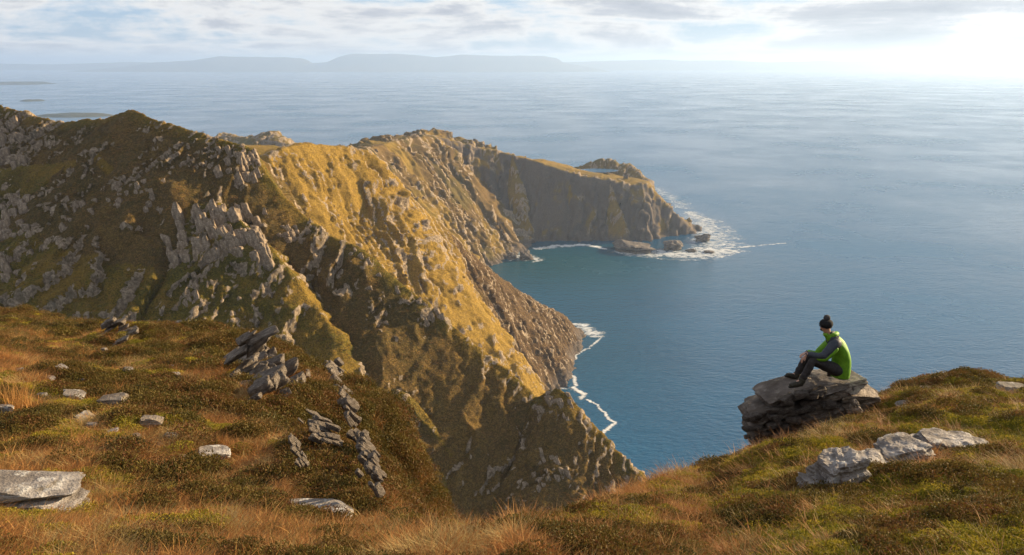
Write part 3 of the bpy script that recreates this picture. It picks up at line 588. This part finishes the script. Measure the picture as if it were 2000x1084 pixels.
# broad layered slab at the left
def left_slab():
    g = gp(60, 1012); r = empty('layered_slab', tuple(g)); tag(r, 'broad grey layered slab overhanging a dark crack beside a pale grass tuft', 'rock'); s = 1 / pxm(g[1])
    def part(nm, dx, dz, w, dp, h, seed, mat, rot=(0, 0, 0), strata=0.05):
        put(rock_mesh(nm, seed, 5, 16, 0.80, 0.06, strata, 3, mat, (0.72, 1.0)), nm, (dx * s, 0.05, dz * s), (w * s, dp * s, h * s), rot, r)
    part('upper_slab', -35, 66, 325, 130, 52, 501, M_ROCKB, (-0.03, 0.07, 0.08)); part('middle_slab', -30, 38, 330, 120, 38, 502, M_ROCKB, (0.0, 0.06, -0.03))
    part('base_rock', -70, 4, 270, 100, 50, 503, M_ROCKW, (0, 0.03, 0.05)); part('corner_block', 84, 8, 80, 90, 62, 504, M_ROCKW, (0, 0.1, 0.3))
    BARE.extend([(g[0] - 0.1, g[1] + 0.1, 0.36), (g[0] - 0.3, g[1] - 0.05, 0.25), (g[0] + 0.1, g[1] - 0.05, 0.25)])
left_slab()
ground_rock('flat_slab', 612, 1020, 178, 34, 511, 'flat pale grey slab lying level in rust grass', M_ROCKB, yaw=0.1, tilt=(-0.12, 0.0), depth=1.1, sub=5, noise=0.03, sink=0.45, bare=0.5)
ground_rock('small_stone', 512, 1004, 24, 14, 512, 'small white stone next to the flat pale slab', M_ROCKB, sub=3)
ground_rock('edge_slab', 772, 985, 66, 30, 513, 'tilted pale slab on the brow below the rock rib', M_ROCKB, tilt=(0, 0.35), depth=0.8, sub=4)
ground_rock('edge_stone', 808, 996, 36, 12, 514, 'thin pale stone lying along the brow past the tilted slab', M_ROCKB, sub=3)
# pale outcrop on the right, a row of bosses along one bed
def right_outcrop():
    g = gp(1645, 965); r = empty('lichened_outcrop', tuple(g)); tag(r, 'pale lichen spotted outcrop running through heather, tallest at one end', 'rock')
    for nm, px, py, w, h, dp, seed, rot in (('tall_boss', 1640, 965, 92, 100, 70, 521, (0, -0.12, 0.3)), ('foot_stone', 1592, 975, 56, 36, 44, 522, (0, 0.1, 0)), ('low_boss', 1702, 925, 80, 42, 60, 523, (0, 0.08, 0.2)),
                                          ('middle_boss', 1765, 908, 112, 52, 70, 524, (0, -0.1, 0.1)), ('shoulder_stone', 1808, 892, 34, 30, 40, 525, (0, 0, 0.6)), ('upper_boss', 1850, 888, 96, 46, 70, 526, (0, -0.04, 0)), ('end_boss', 1905, 885, 74, 26, 60, 527, (0, 0.05, 0))):
        q = gp(px, py); s = 1 / pxm(q[1]); o = put(rock_mesh(nm, seed, 4 if w < 60 else 5, 14, 0.76, 0.13, 0.10, 8, M_ROCKB, (0.7, 1.05)), nm, tuple(q + np.array([0, 0.12, h * s * 0.30]) - g), (w * s * 1.35, dp * s * 1.6, h * s * 1.4), rot, r); BARE.append((q[0], q[1] + 0.10, w * s * 0.26))
right_outcrop()

for i, (px, py, w, h, lab) in enumerate([(298, 838, 46, 22, 'pale wedge shaped slab half buried in heather'), (335, 864, 34, 12, 'small white slab lying below the pale wedge slab'), (420, 900, 78, 20, 'long pale slab edge lying in straw grass under the crag'),
        (225, 795, 62, 20, 'long low pale slab with small stones below it'), (145, 787, 48, 20, 'low pale slab next to the long low slab'), (168, 824, 50, 9, 'thin grey slab edge showing through grass'), (75, 822, 22, 14, 'dark grey block beside reddish grass'), (8, 815, 40, 26, 'pale block at the turf beside the reddish tuft'),
        (80, 790, 36, 16, 'rounded pale stone above the dark grey block'), (252, 735, 24, 12, 'white stone below the heathery bank'), (100, 748, 18, 9, 'small white stone in bare soil'), (125, 733, 26, 13, 'small angular stone above the white stone in bare soil'), (268, 866, 18, 15, 'upright white stone among heather'), (220, 852, 28, 9, 'flat stone below the thin grey slab edge'), (180, 838, 22, 9, 'brown stone under the thin grey slab edge'), (360, 905, 24, 9, 'bluish flat stone short of the long slab edge'),
        (40, 735, 18, 10, 'pinkish stone on the peaty path'), (160, 752, 16, 9, 'small stone in dark heather'), (330, 730, 28, 11, 'broken white stones under the turf bank'), (345, 742, 20, 9, 'flat stone just under the broken white stones'), (380, 775, 18, 8, 'grey stone below the turf bank'), (205, 690, 14, 8, 'tiny stone high on the shelf below the block heap'), (310, 881, 24, 9, 'flat pinkish stone below the small white slab'), (240, 868, 16, 9, 'small stone beside the upright white stone')]):
    ground_rock('slab' if w > 30 else 'stone', px, py, w, h, 540 + i, lab, M_ROCKB if i % 3 else M_ROCKW, tilt=(0, random.uniform(-0.2, 0.25)), yaw=random.uniform(-0.5, 0.5), sub=3, depth=0.8, group=None)
for i, (px, py, w, h, lab) in enumerate([(1285, 928, 48, 14, 'pale flat slab on the brow of the hillside'), (1420, 876, 90, 34, 'pale sloping slab under the overhanging boulder'), (1385, 900, 60, 24, 'smaller pale slab below the sloping slab'), (1640, 807, 70, 20, 'pale slab half sunk behind the boulder'),
        (1548, 826, 28, 18, 'rounded grey stone at the foot of the boulder'), (1600, 857, 0, 0, None), (1820, 745, 70, 14, 'flat dark rock breaking the skyline of the knoll'), (1975, 772, 56, 18, 'dull grey rock sunk in the knoll top'), (1770, 803, 40, 12, 'small brownish stone on the knoll'), (1812, 770, 30, 10, 'low grey stone on the knoll near the skyline rock')]):
    if w: ground_rock('slab', px, py, w, h, 580 + i, lab, M_ROCKB if i < 5 else M_ROCK, tilt=(0, -0.35 if i in (1, 2) else 0.05), yaw=random.uniform(-0.4, 0.4), sub=4, depth=0.9, strata=0.08)

# crags built of stacked blocks
BLK = [keep(rock_mesh('block_variant', 600 + i, 3, 5, 0.80, 0.02, 0.0, 3, M_ROCKW)) for i in range(8)]
def crag(name, label, pts, size_px, n, seed, dip, d=None, squash=(1.5, 1.0, 0.42), spread=0.5, brow=False):
    r = np.random.default_rng(seed); c0 = P(*pts[0], edge_pt(*pts[0])[1] * 0.96) if brow else gp(*pts[len(pts) // 2]); root = empty(name, tuple(c0)); tag(root, label, 'crag')
    for i in range(n):
        t = r.uniform(0, len(pts) - 1); k = min(int(t), len(pts) - 2); f = t - k; px = pts[k][0] * (1 - f) + pts[k + 1][0] * f; py = pts[k][1] * (1 - f) + pts[k + 1][1] * f
        sp = size_px * spread; px += r.normal(0, sp); py += r.normal(0, sp * 0.7); hit = gp(px, py)[1] if py > pts[0][1] + 6 else c0[1]; lift = size_px * r.uniform(-0.1, 0.5)
        dd = edge_pt(px, py)[1] * 0.96 if brow else min(hit, c0[1] * 1.3) * 0.992; q = P(px, py - lift, dd)
        s = size_px / pxm(dd) * r.uniform(0.45, 1.15); BARE.append((q[0], q[1], 0.45 * s))
        put(BLK[r.integers(8)], 'rock_block', tuple(q - c0), (s * squash[0] * r.uniform(0.7, 1.3), s * squash[1], s * squash[2] * r.uniform(0.6, 1.5)), (dip[0] + r.normal(0, 0.12), dip[1] + r.normal(0, 0.12), dip[2] + r.normal(0, 0.25)), root)
    return root
crag('block_crag', 'jagged crag of stacked tilted blocks with mossy bank beside it', [(490, 690), (465, 722), (500, 740), (538, 765), (470, 750)], 48, 70, 1, (0.15, -0.5, 0.2))
crag('block_crag', 'small heap of tilted blocks on the shelf edge', [(205, 640), (240, 645), (265, 648)], 24, 16, 2, (0.1, -0.35, 0.1))
crag('block_crag', 'short broken crag sunk in dark heather bank', [(615, 820), (634, 845), (645, 868)], 24, 26, 3, (0.1, 0.5, 0.3), brow=True)
crag('rock_rib', 'long pale rock rib running down the edge of the bank', [(645, 718), (662, 760), (680, 800), (700, 860), (720, 905), (735, 955)], 26, 85, 4, (0.2, 0.9, 0.2), squash=(1.3, 0.8, 0.6), spread=0.3, brow=True)
crag('block_crag', 'thin pale crag in the bank below the jagged crag', [(570, 850), (580, 885), (592, 915)], 18, 24, 5, (0.1, 1.0, 0.2), spread=0.3, brow=True)

# crags standing out of the spur: leaning columns of bedded rock
def sp_hit(px, py):
    r = ray(px, py); ds = np.arange(250, 640, 0.7); x = r[0] / r[1] * ds; j = np.clip(((ds - 235) / 0.9).astype(int), 0, SP['z'].shape[0] - 1); i = np.clip(((x + 470) / 0.9).astype(int), 0, SP['z'].shape[1] - 1)
    h = np.argwhere(SP['z'][j, i] >= H + r[2] / r[1] * ds); return ds[h[0][0]] if len(h) else None
COLS = [keep(rock_mesh('column_variant', 650 + i, 3, 7, 0.80, 0.05, 0.10, 6, M_CRAG)) for i in range(8)]
def cliff_crag(label, x0, y0, x1, y1, n, w, h, seed, lean=-0.28):
    r = np.random.default_rng(seed); root = None
    for _ in range(n):
        t = r.uniform(); px = x0 + (x1 - x0) * t + r.normal(0, w * 0.6); py = y0 + (y1 - y0) * r.uniform(); d = sp_hit(px, py)
        if d is None: continue
        q = P(px, py, d + 0.8)
        if root is None: root = empty('crag', tuple(q)); tag(root, label, 'crag'); o0 = q
        s = d / F; k = r.uniform(0.55, 1.3)
        put(COLS[r.integers(8)], 'rock_column', tuple(q - o0), (w * s * k * 1.35, w * s * k * 1.6, h * s * r.uniform(0.6, 1.25)), (-0.35 + r.normal(0, 0.05), lean + r.normal(0, 0.05), 0.2 + r.normal(0, 0.12)), root)
for i, a in enumerate([('great columned crag with a green turf cap on the dark spur', 345, 415, 525, 515, 84, 16, 52), ('short crag on the ridge end above the brown slope', 0, 240, 45, 330, 20, 12, 34), ('broad pale crag with stepped columns under the green shoulder', 0, 385, 62, 480, 32, 12, 40),
        ('lower crag below the stepped pale crag', 0, 485, 62, 555, 18, 11, 36), ('grey crag on the ridge beside the golden slope', 425, 295, 505, 355, 40, 11, 30), ('low broken crag below the green shoulder', 210, 355, 320, 420, 28, 10, 24), ('thin crag in the gully under the green shoulder', 125, 385, 180, 455, 16, 9, 24),
        ('narrow crag hanging below the great columned crag', 362, 535, 412, 620, 22, 9, 32), ('slanting slab crag at the bright edge of the golden slope', 548, 445, 625, 472, 18, 11, 18), ('jagged pinnacle low on the spur crest', 1050, 765, 1112, 830, 26, 10, 32), ('small dark crag on the crest next to the golden slope', 690, 492, 740, 560, 16, 9, 24),
        ('crag streak halfway down the spur crest', 815, 590, 875, 640, 16, 9, 22), ('crag in the grassy slope under the crest', 715, 560, 765, 640, 16, 9, 24), ('rocky rib low on the spur above the brow', 1040, 880, 1110, 960, 20, 9, 32)]): cliff_crag(*a, 900 + i)

# ------------------------------------------------------------------ the boulder the person sits on
DS = 13.0
M_ROCKD = mat_rock('dark_bedded_rock', (0.62, 0.57, 0.53), 0.9, 0.35)
BLKD = [keep(rock_mesh('dark_block_variant', 620 + i, 3, 6, 0.80, 0.03, 0.0, 3, M_ROCKD)) for i in range(8)]
def seat_boulder():
    c = P(1570, 790, DS); r = empty('overhanging_boulder', tuple(c)); tag(r, 'dark layered boulder jutting out over the sea, person sitting on it', 'boulder'); s = DS / F
    rq = np.random.default_rng(21); dip = 0.325; yy = lambda x: 724 + (1662 - x) * 0.335        # top bedding plane dips to the left
    for k in range(8):                                   # beds from the top down, each broken into blocks
        th = (13, 17, 11, 20, 14, 18, 15, 20)[k]; off = sum((13, 17, 11, 20, 14, 18, 15, 20)[:k]) + th / 2
        x0 = 1452 + (4, 0, 8, -2, 4, 6, 14, 24)[k] + off * 0.12; x1 = (1664, 1668, 1650, 1664, 1640, 1610, 1580, 1550)[k]; x = x0
        while x < x1 - 12:
            w = min(rq.uniform(26, 74) * (1.35 if k == 0 else 1.0), x1 - x); cx = x + w / 2; q = P(cx, yy(cx) + off + rq.normal(0, 1.6), DS + 0.30 + rq.uniform(-0.07, 0.07)) - c
            put(rock_mesh('rock_bed', int(700 + k * 20 + x % 17), 5, 12, 0.86, 0.05, 0.10, 3, M_ROCKW if x > 1575 and k > 0 else M_ROCKD, (0.75, 1.1)), 'rock_bed', tuple(q), (w * s * 1.16, 1.1 + rq.uniform(-0.1, 0.1), th * s * rq.uniform(1.15, 1.5)), (rq.normal(0, 0.03), -dip + rq.normal(0, 0.035), rq.normal(0, 0.07)), r); x += w
    for px, py, w, dp, h, a, sd in ((1532, 760, 100, 1.0, 22, 0.30, 771), (1636, 746, 84, 0.95, 30, 0.22, 772), (1672, 776, 84, 0.9, 46, 0.1, 773), (1560, 800, 190, 0.95, 62, 0.33, 774), (1600, 752, 80, 0.95, 22, 0.28, 775)):      # solid heart of the boulder under the broken beds
        put(rock_mesh('rock_core', sd, 5, 10, 0.84, 0.05, 0.08, 4, M_ROCKD if px < 1620 else M_ROCKW, (0.8, 1.1)), 'rock_core', tuple(P(px, py, DS + 0.28) - c), (w * s * 1.15, dp, h * s * 1.25), (0, -a, 0.05), r)
    rr = np.random.default_rng(9)
    for i in range(46):
        fx = rr.uniform(1456, 1620); fy = yy(fx) + rr.uniform(8, 95) * (1 - (fx - 1456) / 420); fs = rr.uniform(9, 24) * s; fq = P(fx, fy, DS - 0.22 + rr.uniform(-0.06, 0.1)) - c
        put(BLKD[rr.integers(8)], 'broken_block', tuple(fq), (fs * 1.7, fs * 1.2, fs * 0.7), (rr.normal(0, 0.15), -dip + rr.normal(0, 0.15), rr.normal(0, 0.4)), r)
    for i in range(34):
        px = rr.uniform(1625, 1705); py = 752 + (px - 1625) * 0.12 + rr.uniform(0, 30); z = rr.uniform(8, 22) * s; q = P(px, py, DS + rr.uniform(0.2, 0.8)) - c
        put(BLK[rr.integers(8)], 'broken_block', tuple(q), (z * 1.5, z, z * 0.8), tuple(rr.normal(0, 0.5, 3)), r)
    for x_ in range(1450, 1680, 25): BARE.append((P(x_, 800, 12.6)[0], 12.75, 0.42))
seat_boulder()

# sea stacks and skerries
def sea_rock(px, py, w, h, seed, label, dk=1.0):
    c = P(px, py, H / -(ray(px, py)[2] / ray(px, py)[1])); s = c[1] / F
    me = rock_mesh('sea_rock', seed, 4, 18, 1.0, 0.22, 0.08, 6, M_DARKROCK, (0.55, 1.0)); o = put(me, 'sea_rock', (c[0], c[1], h * s * 0.25), (w * s, w * s * 0.9, h * s * 1.25), (0, 0, seed)); return tag(o, label, 'rock')
sea_rock(1026, 506, 34, 22, 801, 'squat square sea stack in surf in the inner bay'); sea_rock(1000, 505, 26, 12, 802, 'low rounded sea rock next to the square stack')
sea_rock(1232, 488, 84, 22, 803, 'broad rocky foot of the headland cliff in surf'); sea_rock(1312, 487, 50, 24, 804, 'dark rock at the foot of the point'); sea_rock(1385, 493, 30, 5, 805, 'low dark skerry off the point in white surf'); sea_rock(1352, 491, 22, 6, 806, 'small skerry between the point and the low reef'); sea_rock(1372, 470, 34, 20, 807, 'angular rock at the tip of the point')
turf()
# straw tufts that stand alone
def tuft(px, py, n, hgt, rad, mat, label, seed):
    g = gp(px, py); V, Fc, T = blades(n, rad, hgt, 0.006, 0.55, seed, 4); me = bpy.data.meshes.new('grass_tuft'); me.from_pydata(V, [], Fc); me.update(); me.materials.append(mat)
    a = me.attributes.new('tint', 'FLOAT', 'POINT'); a.data.foreach_set('value', np.array(T, dtype=np.float32)); o = bpy.data.objects.new('grass_tuft', me); COL.objects.link(o); o.location = g; tag(o, label, 'grass tuft')
tuft(212, 962, 420, 0.20, 0.12, M_STRAW, 'pale straw coloured tuft beside the broad layered slab', 1)
tuft(10, 800, 300, 0.5, 0.3, M_RUST, 'reddish grass tuft beside a pale block', 2)

# ------------------------------------------------------------------ the person
def skin(name, pts, edges, rad, mat, parent, root=0, sub=2, smooth_=True, wr=0.0):
    me = bpy.data.meshes.new(name); me.from_pydata([tuple(p) for p in pts], edges, []); me.update()
    o = bpy.data.objects.new(name, me); COL.objects.link(o)
    o.modifiers.new('skin', 'SKIN'); sv = me.skin_vertices[0].data
    for i, rr in enumerate(rad): sv[i].radius = rr if isinstance(rr, tuple) else (rr, rr)
    sv[root].use_root = True
    sb = o.modifiers.new('sub', 'SUBSURF'); sb.levels = sb.render_levels = sub
    dg = bpy.context.evaluated_depsgraph_get(); nm = bpy.data.meshes.new_from_object(o.evaluated_get(dg))
    o.modifiers.clear(); o.data = nm; bpy.data.meshes.remove(me); nm.materials.clear(); nm.materials.append(mat)
    if wr:
        v = np.zeros(len(nm.vertices) * 3, np.float32); nm.vertices.foreach_get('co', v); v = v.reshape(-1, 3); nn = np.zeros(len(v) * 3, np.float32); nm.vertices.foreach_get('normal', nn)
        v += nn.reshape(-1, 3) * (n3(v.astype(float) + 7, 3, 16.0) * wr * 2)[:, None]; nm.vertices.foreach_set('co', v.ravel()); nm.update()
    nm.polygons.foreach_set('use_smooth', [smooth_] * len(nm.polygons)); o.parent = parent; return o
M_SKIN = mat_plain('skin', (0.42, 0.24, 0.17), (0.50, 0.30, 0.22), 60, 0.55); M_GREEN = mat_plain('lime_shell_fabric', (0.09, 0.23, 0.014), (0.15, 0.33, 0.02), 14, 0.6, 0.006)
M_SLATE = mat_plain('dark_slate_fabric', (0.030, 0.036, 0.048), (0.050, 0.058, 0.074), 18, 0.6, 0.006); M_TROU = mat_plain('charcoal_trousers', (0.022, 0.020, 0.021), (0.042, 0.038, 0.038), 22, 0.8, 0.008)
M_BOOT = mat_plain('boot_leather', (0.020, 0.018, 0.012), (0.045, 0.040, 0.028), 40, 0.6); M_KNIT = mat_plain('black_knit', (0.008, 0.008, 0.009), (0.018, 0.018, 0.020), 120, 0.95, 0.004); M_GREYW = mat_plain('grey_wool', (0.035, 0.033, 0.036), (0.07, 0.068, 0.07), 90, 0.95, 0.004); M_SOLE = mat_plain('boot_sole', (0.012, 0.011, 0.010), (0.03, 0.028, 0.025), 50, 0.8)
def person():
    near, far = DS - 0.19, DS + 0.17
    base = P(1640, 735, DS); root = empty('person', tuple(base)); tag(root, 'person in green and slate jacket and black bobble hat sitting on the boulder', 'person')
    L = lambda px, py, d: P(px, py, d) - base
    hip = L(1637, 722, DS); waist = L(1641, 706, DS); chest = L(1637, 682, DS - 0.01); neck0 = L(1626, 661, DS); neck = L(1617, 651, DS); head = L(1611, 637, DS); crown = L(1611, 627, DS)
    hn, hf = L(1634, 722, DS - 0.11), L(1632, 721, DS + 0.11); kn, kf = L(1588, 702, near - 0.03), L(1573, 699, far); an, af = L(1566, 742, near - 0.02), L(1556, 731, far)
    sn, sf = L(1631, 669, DS - 0.19), L(1619, 668, DS + 0.19); en, ef = L(1607, 698, DS - 0.27), L(1594, 694, DS + 0.25); wn, wf = L(1577, 691, DS - 0.15), L(1577, 688, DS + 0.06)
    # body: one continuous surface from crown to ankles and wrists
    palm = L(1571.5, 697, DS - 0.12); palf = L(1570, 691, DS + 0.02)
    tn, tf = L(1541, 755, near - 0.05), L(1533, 733, far - 0.03)
    pts = [hip, waist, chest, neck0, neck, head, crown, hn, kn, an, hf, kf, af, sn, en, wn, sf, ef, wf, palm, palf, an + (tn - an) * 0.5, af + (tf - af) * 0.5]
    ed = [(0, 1), (1, 2), (2, 3), (3, 4), (4, 5), (5, 6), (0, 7), (7, 8), (8, 9), (0, 10), (10, 11), (11, 12), (2, 13), (13, 14), (14, 15), (2, 16), (16, 17), (17, 18), (15, 19), (18, 20), (9, 21), (12, 22)]
    rad = [0.07, 0.07, 0.065, 0.05, 0.052, 0.090, 0.078, 0.06, 0.045, 0.03, 0.06, 0.045, 0.03, 0.035, 0.03, 0.024, 0.035, 0.03, 0.024, (0.034, 0.018), (0.034, 0.018), 0.03, 0.03]
    # fingers and thumb folded over the knee
    for pm, sgn in ((19, 1), (20, -1)):
        c = pts[pm]; w = pts[15 if pm == 19 else 18]; d = (c - w) / np.linalg.norm(c - w); side = np.array([0.0, 1.0, 0.0])
        for k, (off, ln) in enumerate(((-0.030, 0.072), (-0.010, 0.080), (0.010, 0.076), (0.029, 0.060))):
            i0 = len(pts); pts += [c + side * off + d * 0.028, c + side * off + d * (0.028 + ln * 0.45) + np.array([-0.008, 0, -0.012]), c + side * off + d * (0.028 + ln * 0.75) + np.array([-0.002, 0, -0.045])]
            ed += [(pm, i0), (i0, i0 + 1), (i0 + 1, i0 + 2)]; rad += [0.0095, 0.009, 0.0075]
        i0 = len(pts); pts += [c - side * 0.040 * sgn + d * 0.004 + np.array([0, 0, -0.012]), c - side * 0.052 * sgn + d * 0.034 + np.array([0.004, 0, -0.034])]; ed += [(pm, i0), (i0, i0 + 1)]; rad += [0.0105, 0.0085]
    skin('body', pts, ed, rad, M_SKIN, root)
    look = np.array([-0.32, 0.94, -0.10]); look /= np.linalg.norm(look); sd = np.cross(look, [0, 0, 1]); sd /= np.linalg.norm(sd)
    # face: nose, ears, beard shadow sit on the head
    hc = head + np.array([0.005, 0, -0.012])
    skin('nose', [hc + look * 0.080 + np.array([0, 0, 0.015]), hc + look * 0.108 + np.array([0, 0, -0.022])], [(0, 1)], [0.010, 0.015], M_SKIN, root)
    for s in (-1, 1):
        skin('ear', [hc + sd * 0.082 * s + np.array([0, 0, 0.02]), hc + sd * 0.090 * s - look * 0.008, hc + sd * 0.083 * s + np.array([0, 0, -0.03])], [(0, 1), (1, 2)], [0.012, 0.016, 0.010], M_SKIN, root)
        skin('eye', [hc + look * 0.084 + sd * 0.032 * s + np.array([0, 0, 0.012]), hc + look * 0.088 + sd * 0.032 * s + np.array([0, 0, 0.012])], [(0, 1)], [0.010, 0.008], M_KNIT, root, sub=1)
    skin('beard', [hc + look * 0.045 + np.array([0, 0, -0.060]), hc + look * 0.035 + sd * 0.05 + np.array([0, 0, -0.045]), hc + look * 0.035 - sd * 0.05 + np.array([0, 0, -0.045])], [(0, 1), (0, 2)], [0.034, 0.026, 0.026], mat_plain('dark_beard', (0.03, 0.018, 0.012), (0.06, 0.035, 0.022), 90), root)
    # bobble hat
    hat = skin('hat', [hc + np.array([0, 0, 0.012]) - look * 0.012, hc + np.array([0.004, 0, 0.055]) - look * 0.016, hc + np.array([0.006, 0, 0.105]) - look * 0.014, hc + np.array([0.006, 0, 0.138]) - look * 0.012], [(0, 1), (1, 2), (2, 3)], [0.120, 0.126, 0.112, 0.065], M_KNIT, root)
    bp = hc + np.array([0.008, 0, 0.160]) - look * 0.012
    b = mesh_obj('bobble', *(lambda me: ([v.co[:] for v in me.vertices], [list(p.vertices) for p in me.polygons]))(rock_mesh('bobble_form', 41, 3, 0, 3.0, 0.09)), M_GREYW, hat, True); b.location = bp; b.scale = (0.036, 0.036, 0.036)
    skin('hat_cuff', [hc + np.array([0, 0, -0.005]) - look * 0.010, hc + np.array([0, 0, 0.035]) - look * 0.014], [(0, 1)], [0.123, 0.127], M_KNIT, hat)
    # jacket: body, sleeves, dark yoke and sleeve panels, hood
    ring = [(1640, 734, 0.150, 0.185), (1642, 720, 0.158, 0.195), (1643, 702, 0.150, 0.195), (1640, 685, 0.142, 0.205), (1635, 672, 0.128, 0.200), (1628, 663, 0.105, 0.155), (1620, 656, 0.080, 0.095), (1617, 652, 0.070, 0.080)]
    cs = np.array([L(q[0], q[1], DS) for q in ring]); tt = np.linspace(0, 7, 36); ctr = np.stack([np.interp(tt, np.arange(8), cs[:, k]) for k in range(3)], -1); ra = np.interp(tt, np.arange(8), [q[2] for q in ring]); rb = np.interp(tt, np.arange(8), [q[3] for q in ring])
    for _ in range(3): ctr[1:-1] = (ctr[:-2] + 2 * ctr[1:-1] + ctr[2:]) / 4; ra[1:-1] = (ra[:-2] + 2 * ra[1:-1] + ra[2:]) / 4; rb[1:-1] = (rb[:-2] + 2 * rb[1:-1] + rb[2:]) / 4
    th = np.linspace(0, 2 * np.pi, 40, endpoint=False); tg = np.gradient(ctr, axis=0); tg /= np.linalg.norm(tg, axis=1)[:, None]; V = []
    for i in range(36):
        ax = np.cross([0, 1, 0], tg[i]); fold = 1 + 0.05 * (fbm(np.cos(th) * 1.5 + 9, np.sin(th) * 1.5 + i * 0.16, 77, 3) - 0.5) * 2
        V.append(ctr[i] + ax * (np.cos(th) * ra[i] * fold)[:, None] + np.array([0, 1, 0]) * (np.sin(th) * rb[i] * fold)[:, None])
    V = np.concatenate(V); ii = np.arange(36 * 40).reshape(36, 40); fc = np.stack([ii[:-1], np.roll(ii[:-1], -1, 1), np.roll(ii[1:], -1, 1), ii[1:]], -1).reshape(-1, 4)
    jk = mesh_obj('jacket', V, [list(f_) for f_ in fc] + [list(ii[0][::-1]), list(ii[-1])], M_GREEN, root, True)
    for nm, a, b_, c, mt in (('near_sleeve', sn, en, wn, M_SLATE), ('far_sleeve', sf, ef, wf, M_GREEN)):
        skin(nm, [L(1637, 674, DS - 0.07 if nm == 'near_sleeve' else DS + 0.07), a + np.array([0.012, 0, 0.0]), a * 0.5 + b_ * 0.5 + np.array([0.004, -0.004, 0]), b_, b_ * 0.5 + c * 0.5, c], [(0, 1), (1, 2), (2, 3), (3, 4), (4, 5)], [0.08, 0.095, 0.086, 0.072, 0.060, 0.048], mt, jk, wr=0.007)
    skin('sleeve_panel', [sn * 0.8 + en * 0.2 + np.array([0.075, -0.010, -0.020]), sn * 0.4 + en * 0.6 + np.array([0.058, -0.018, -0.026]), en + np.array([0.022, -0.014, -0.036]), en * 0.5 + wn * 0.5 + np.array([0.0, -0.010, -0.034])], [(0, 1), (1, 2), (2, 3)], [0.062, 0.058, 0.052, 0.040], M_GREEN, jk)
    skin('shoulder_yoke', [sn + np.array([0.03, 0.03, 0.022]), L(1628, 664, DS - 0.06) + np.array([0, 0, 0.0]), neck0 + np.array([0.02, 0, -0.005]), L(1620, 664, DS + 0.08), sf + np.array([0.02, -0.03, 0.02])], [(0, 1), (1, 2), (2, 3), (3, 4)], [0.082, 0.086, 0.082, 0.08, 0.075], M_SLATE, jk, root=2)
    skin('collar', [L(1618, 655, DS - 0.08), L(1611, 653, DS - 0.02), L(1611, 652, DS + 0.06)], [(0, 1), (1, 2)], [0.036, 0.040, 0.036], M_GREEN, jk)
    skin('hood', [L(1624, 655, DS - 0.10), L(1635, 654, DS - 0.03), L(1634, 652, DS + 0.06), L(1624, 652, DS + 0.10)], [(0, 1), (1, 2), (2, 3)], [0.042, 0.054, 0.054, 0.040], M_GREEN, jk, root=1)
    skin('hood_lining', [L(1622, 651, DS - 0.06), L(1629, 650, DS), L(1624, 649, DS + 0.06)], [(0, 1), (1, 2)], [0.03, 0.034, 0.03], M_SLATE, jk)
    skin('cuff', [wn, wn * 0.75 + palm * 0.25], [(0, 1)], [0.044, 0.042], M_SLATE, jk); skin('cuff', [wf, wf * 0.75 + palf * 0.25], [(0, 1)], [0.044, 0.042], M_SLATE, jk)
    # trousers
    skin('trousers', [hip + np.array([0, 0, -0.01]), hn, hn * 0.5 + kn * 0.5, kn, kn * 0.5 + an * 0.5 + np.array([0.012, 0, 0]), an, hf, hf * 0.5 + kf * 0.5, kf, kf * 0.5 + af * 0.5 + np.array([0.012, 0, 0]), af],
         [(0, 1), (1, 2), (2, 3), (3, 4), (4, 5), (0, 6), (6, 7), (7, 8), (8, 9), (9, 10)], [0.135, 0.115, 0.095, 0.076, 0.070, 0.062, 0.115, 0.095, 0.076, 0.070, 0.062], M_TROU, root, sub=3, wr=0.007)
    for a, t in ((an, tn), (af, tf)):
        heel = a + np.array([0.035, 0, -0.075]); f = t - heel; f /= np.linalg.norm(f)
        bt = skin('boot', [a + np.array([0.006, 0, 0.055]), a + np.array([0.008, 0, -0.03]), a + np.array([0.0, 0, -0.062]) + f * 0.05, heel + f * 0.16 + np.array([0, 0, 0.022]), heel + f * 0.255 + np.array([0, 0, 0.012])], [(0, 1), (1, 2), (2, 3), (3, 4)], [0.072, 0.070, 0.066, (0.058, 0.05), (0.048, 0.036)], M_BOOT, root)
        skin('sole', [heel + np.array([0, 0, -0.008]), heel + f * 0.12 + np.array([0, 0, -0.014]), heel + f * 0.27 + np.array([0, 0, -0.012])], [(0, 1), (1, 2)], [(0.042, 0.020), (0.044, 0.020), (0.040, 0.018)], M_SOLE, bt)
person()
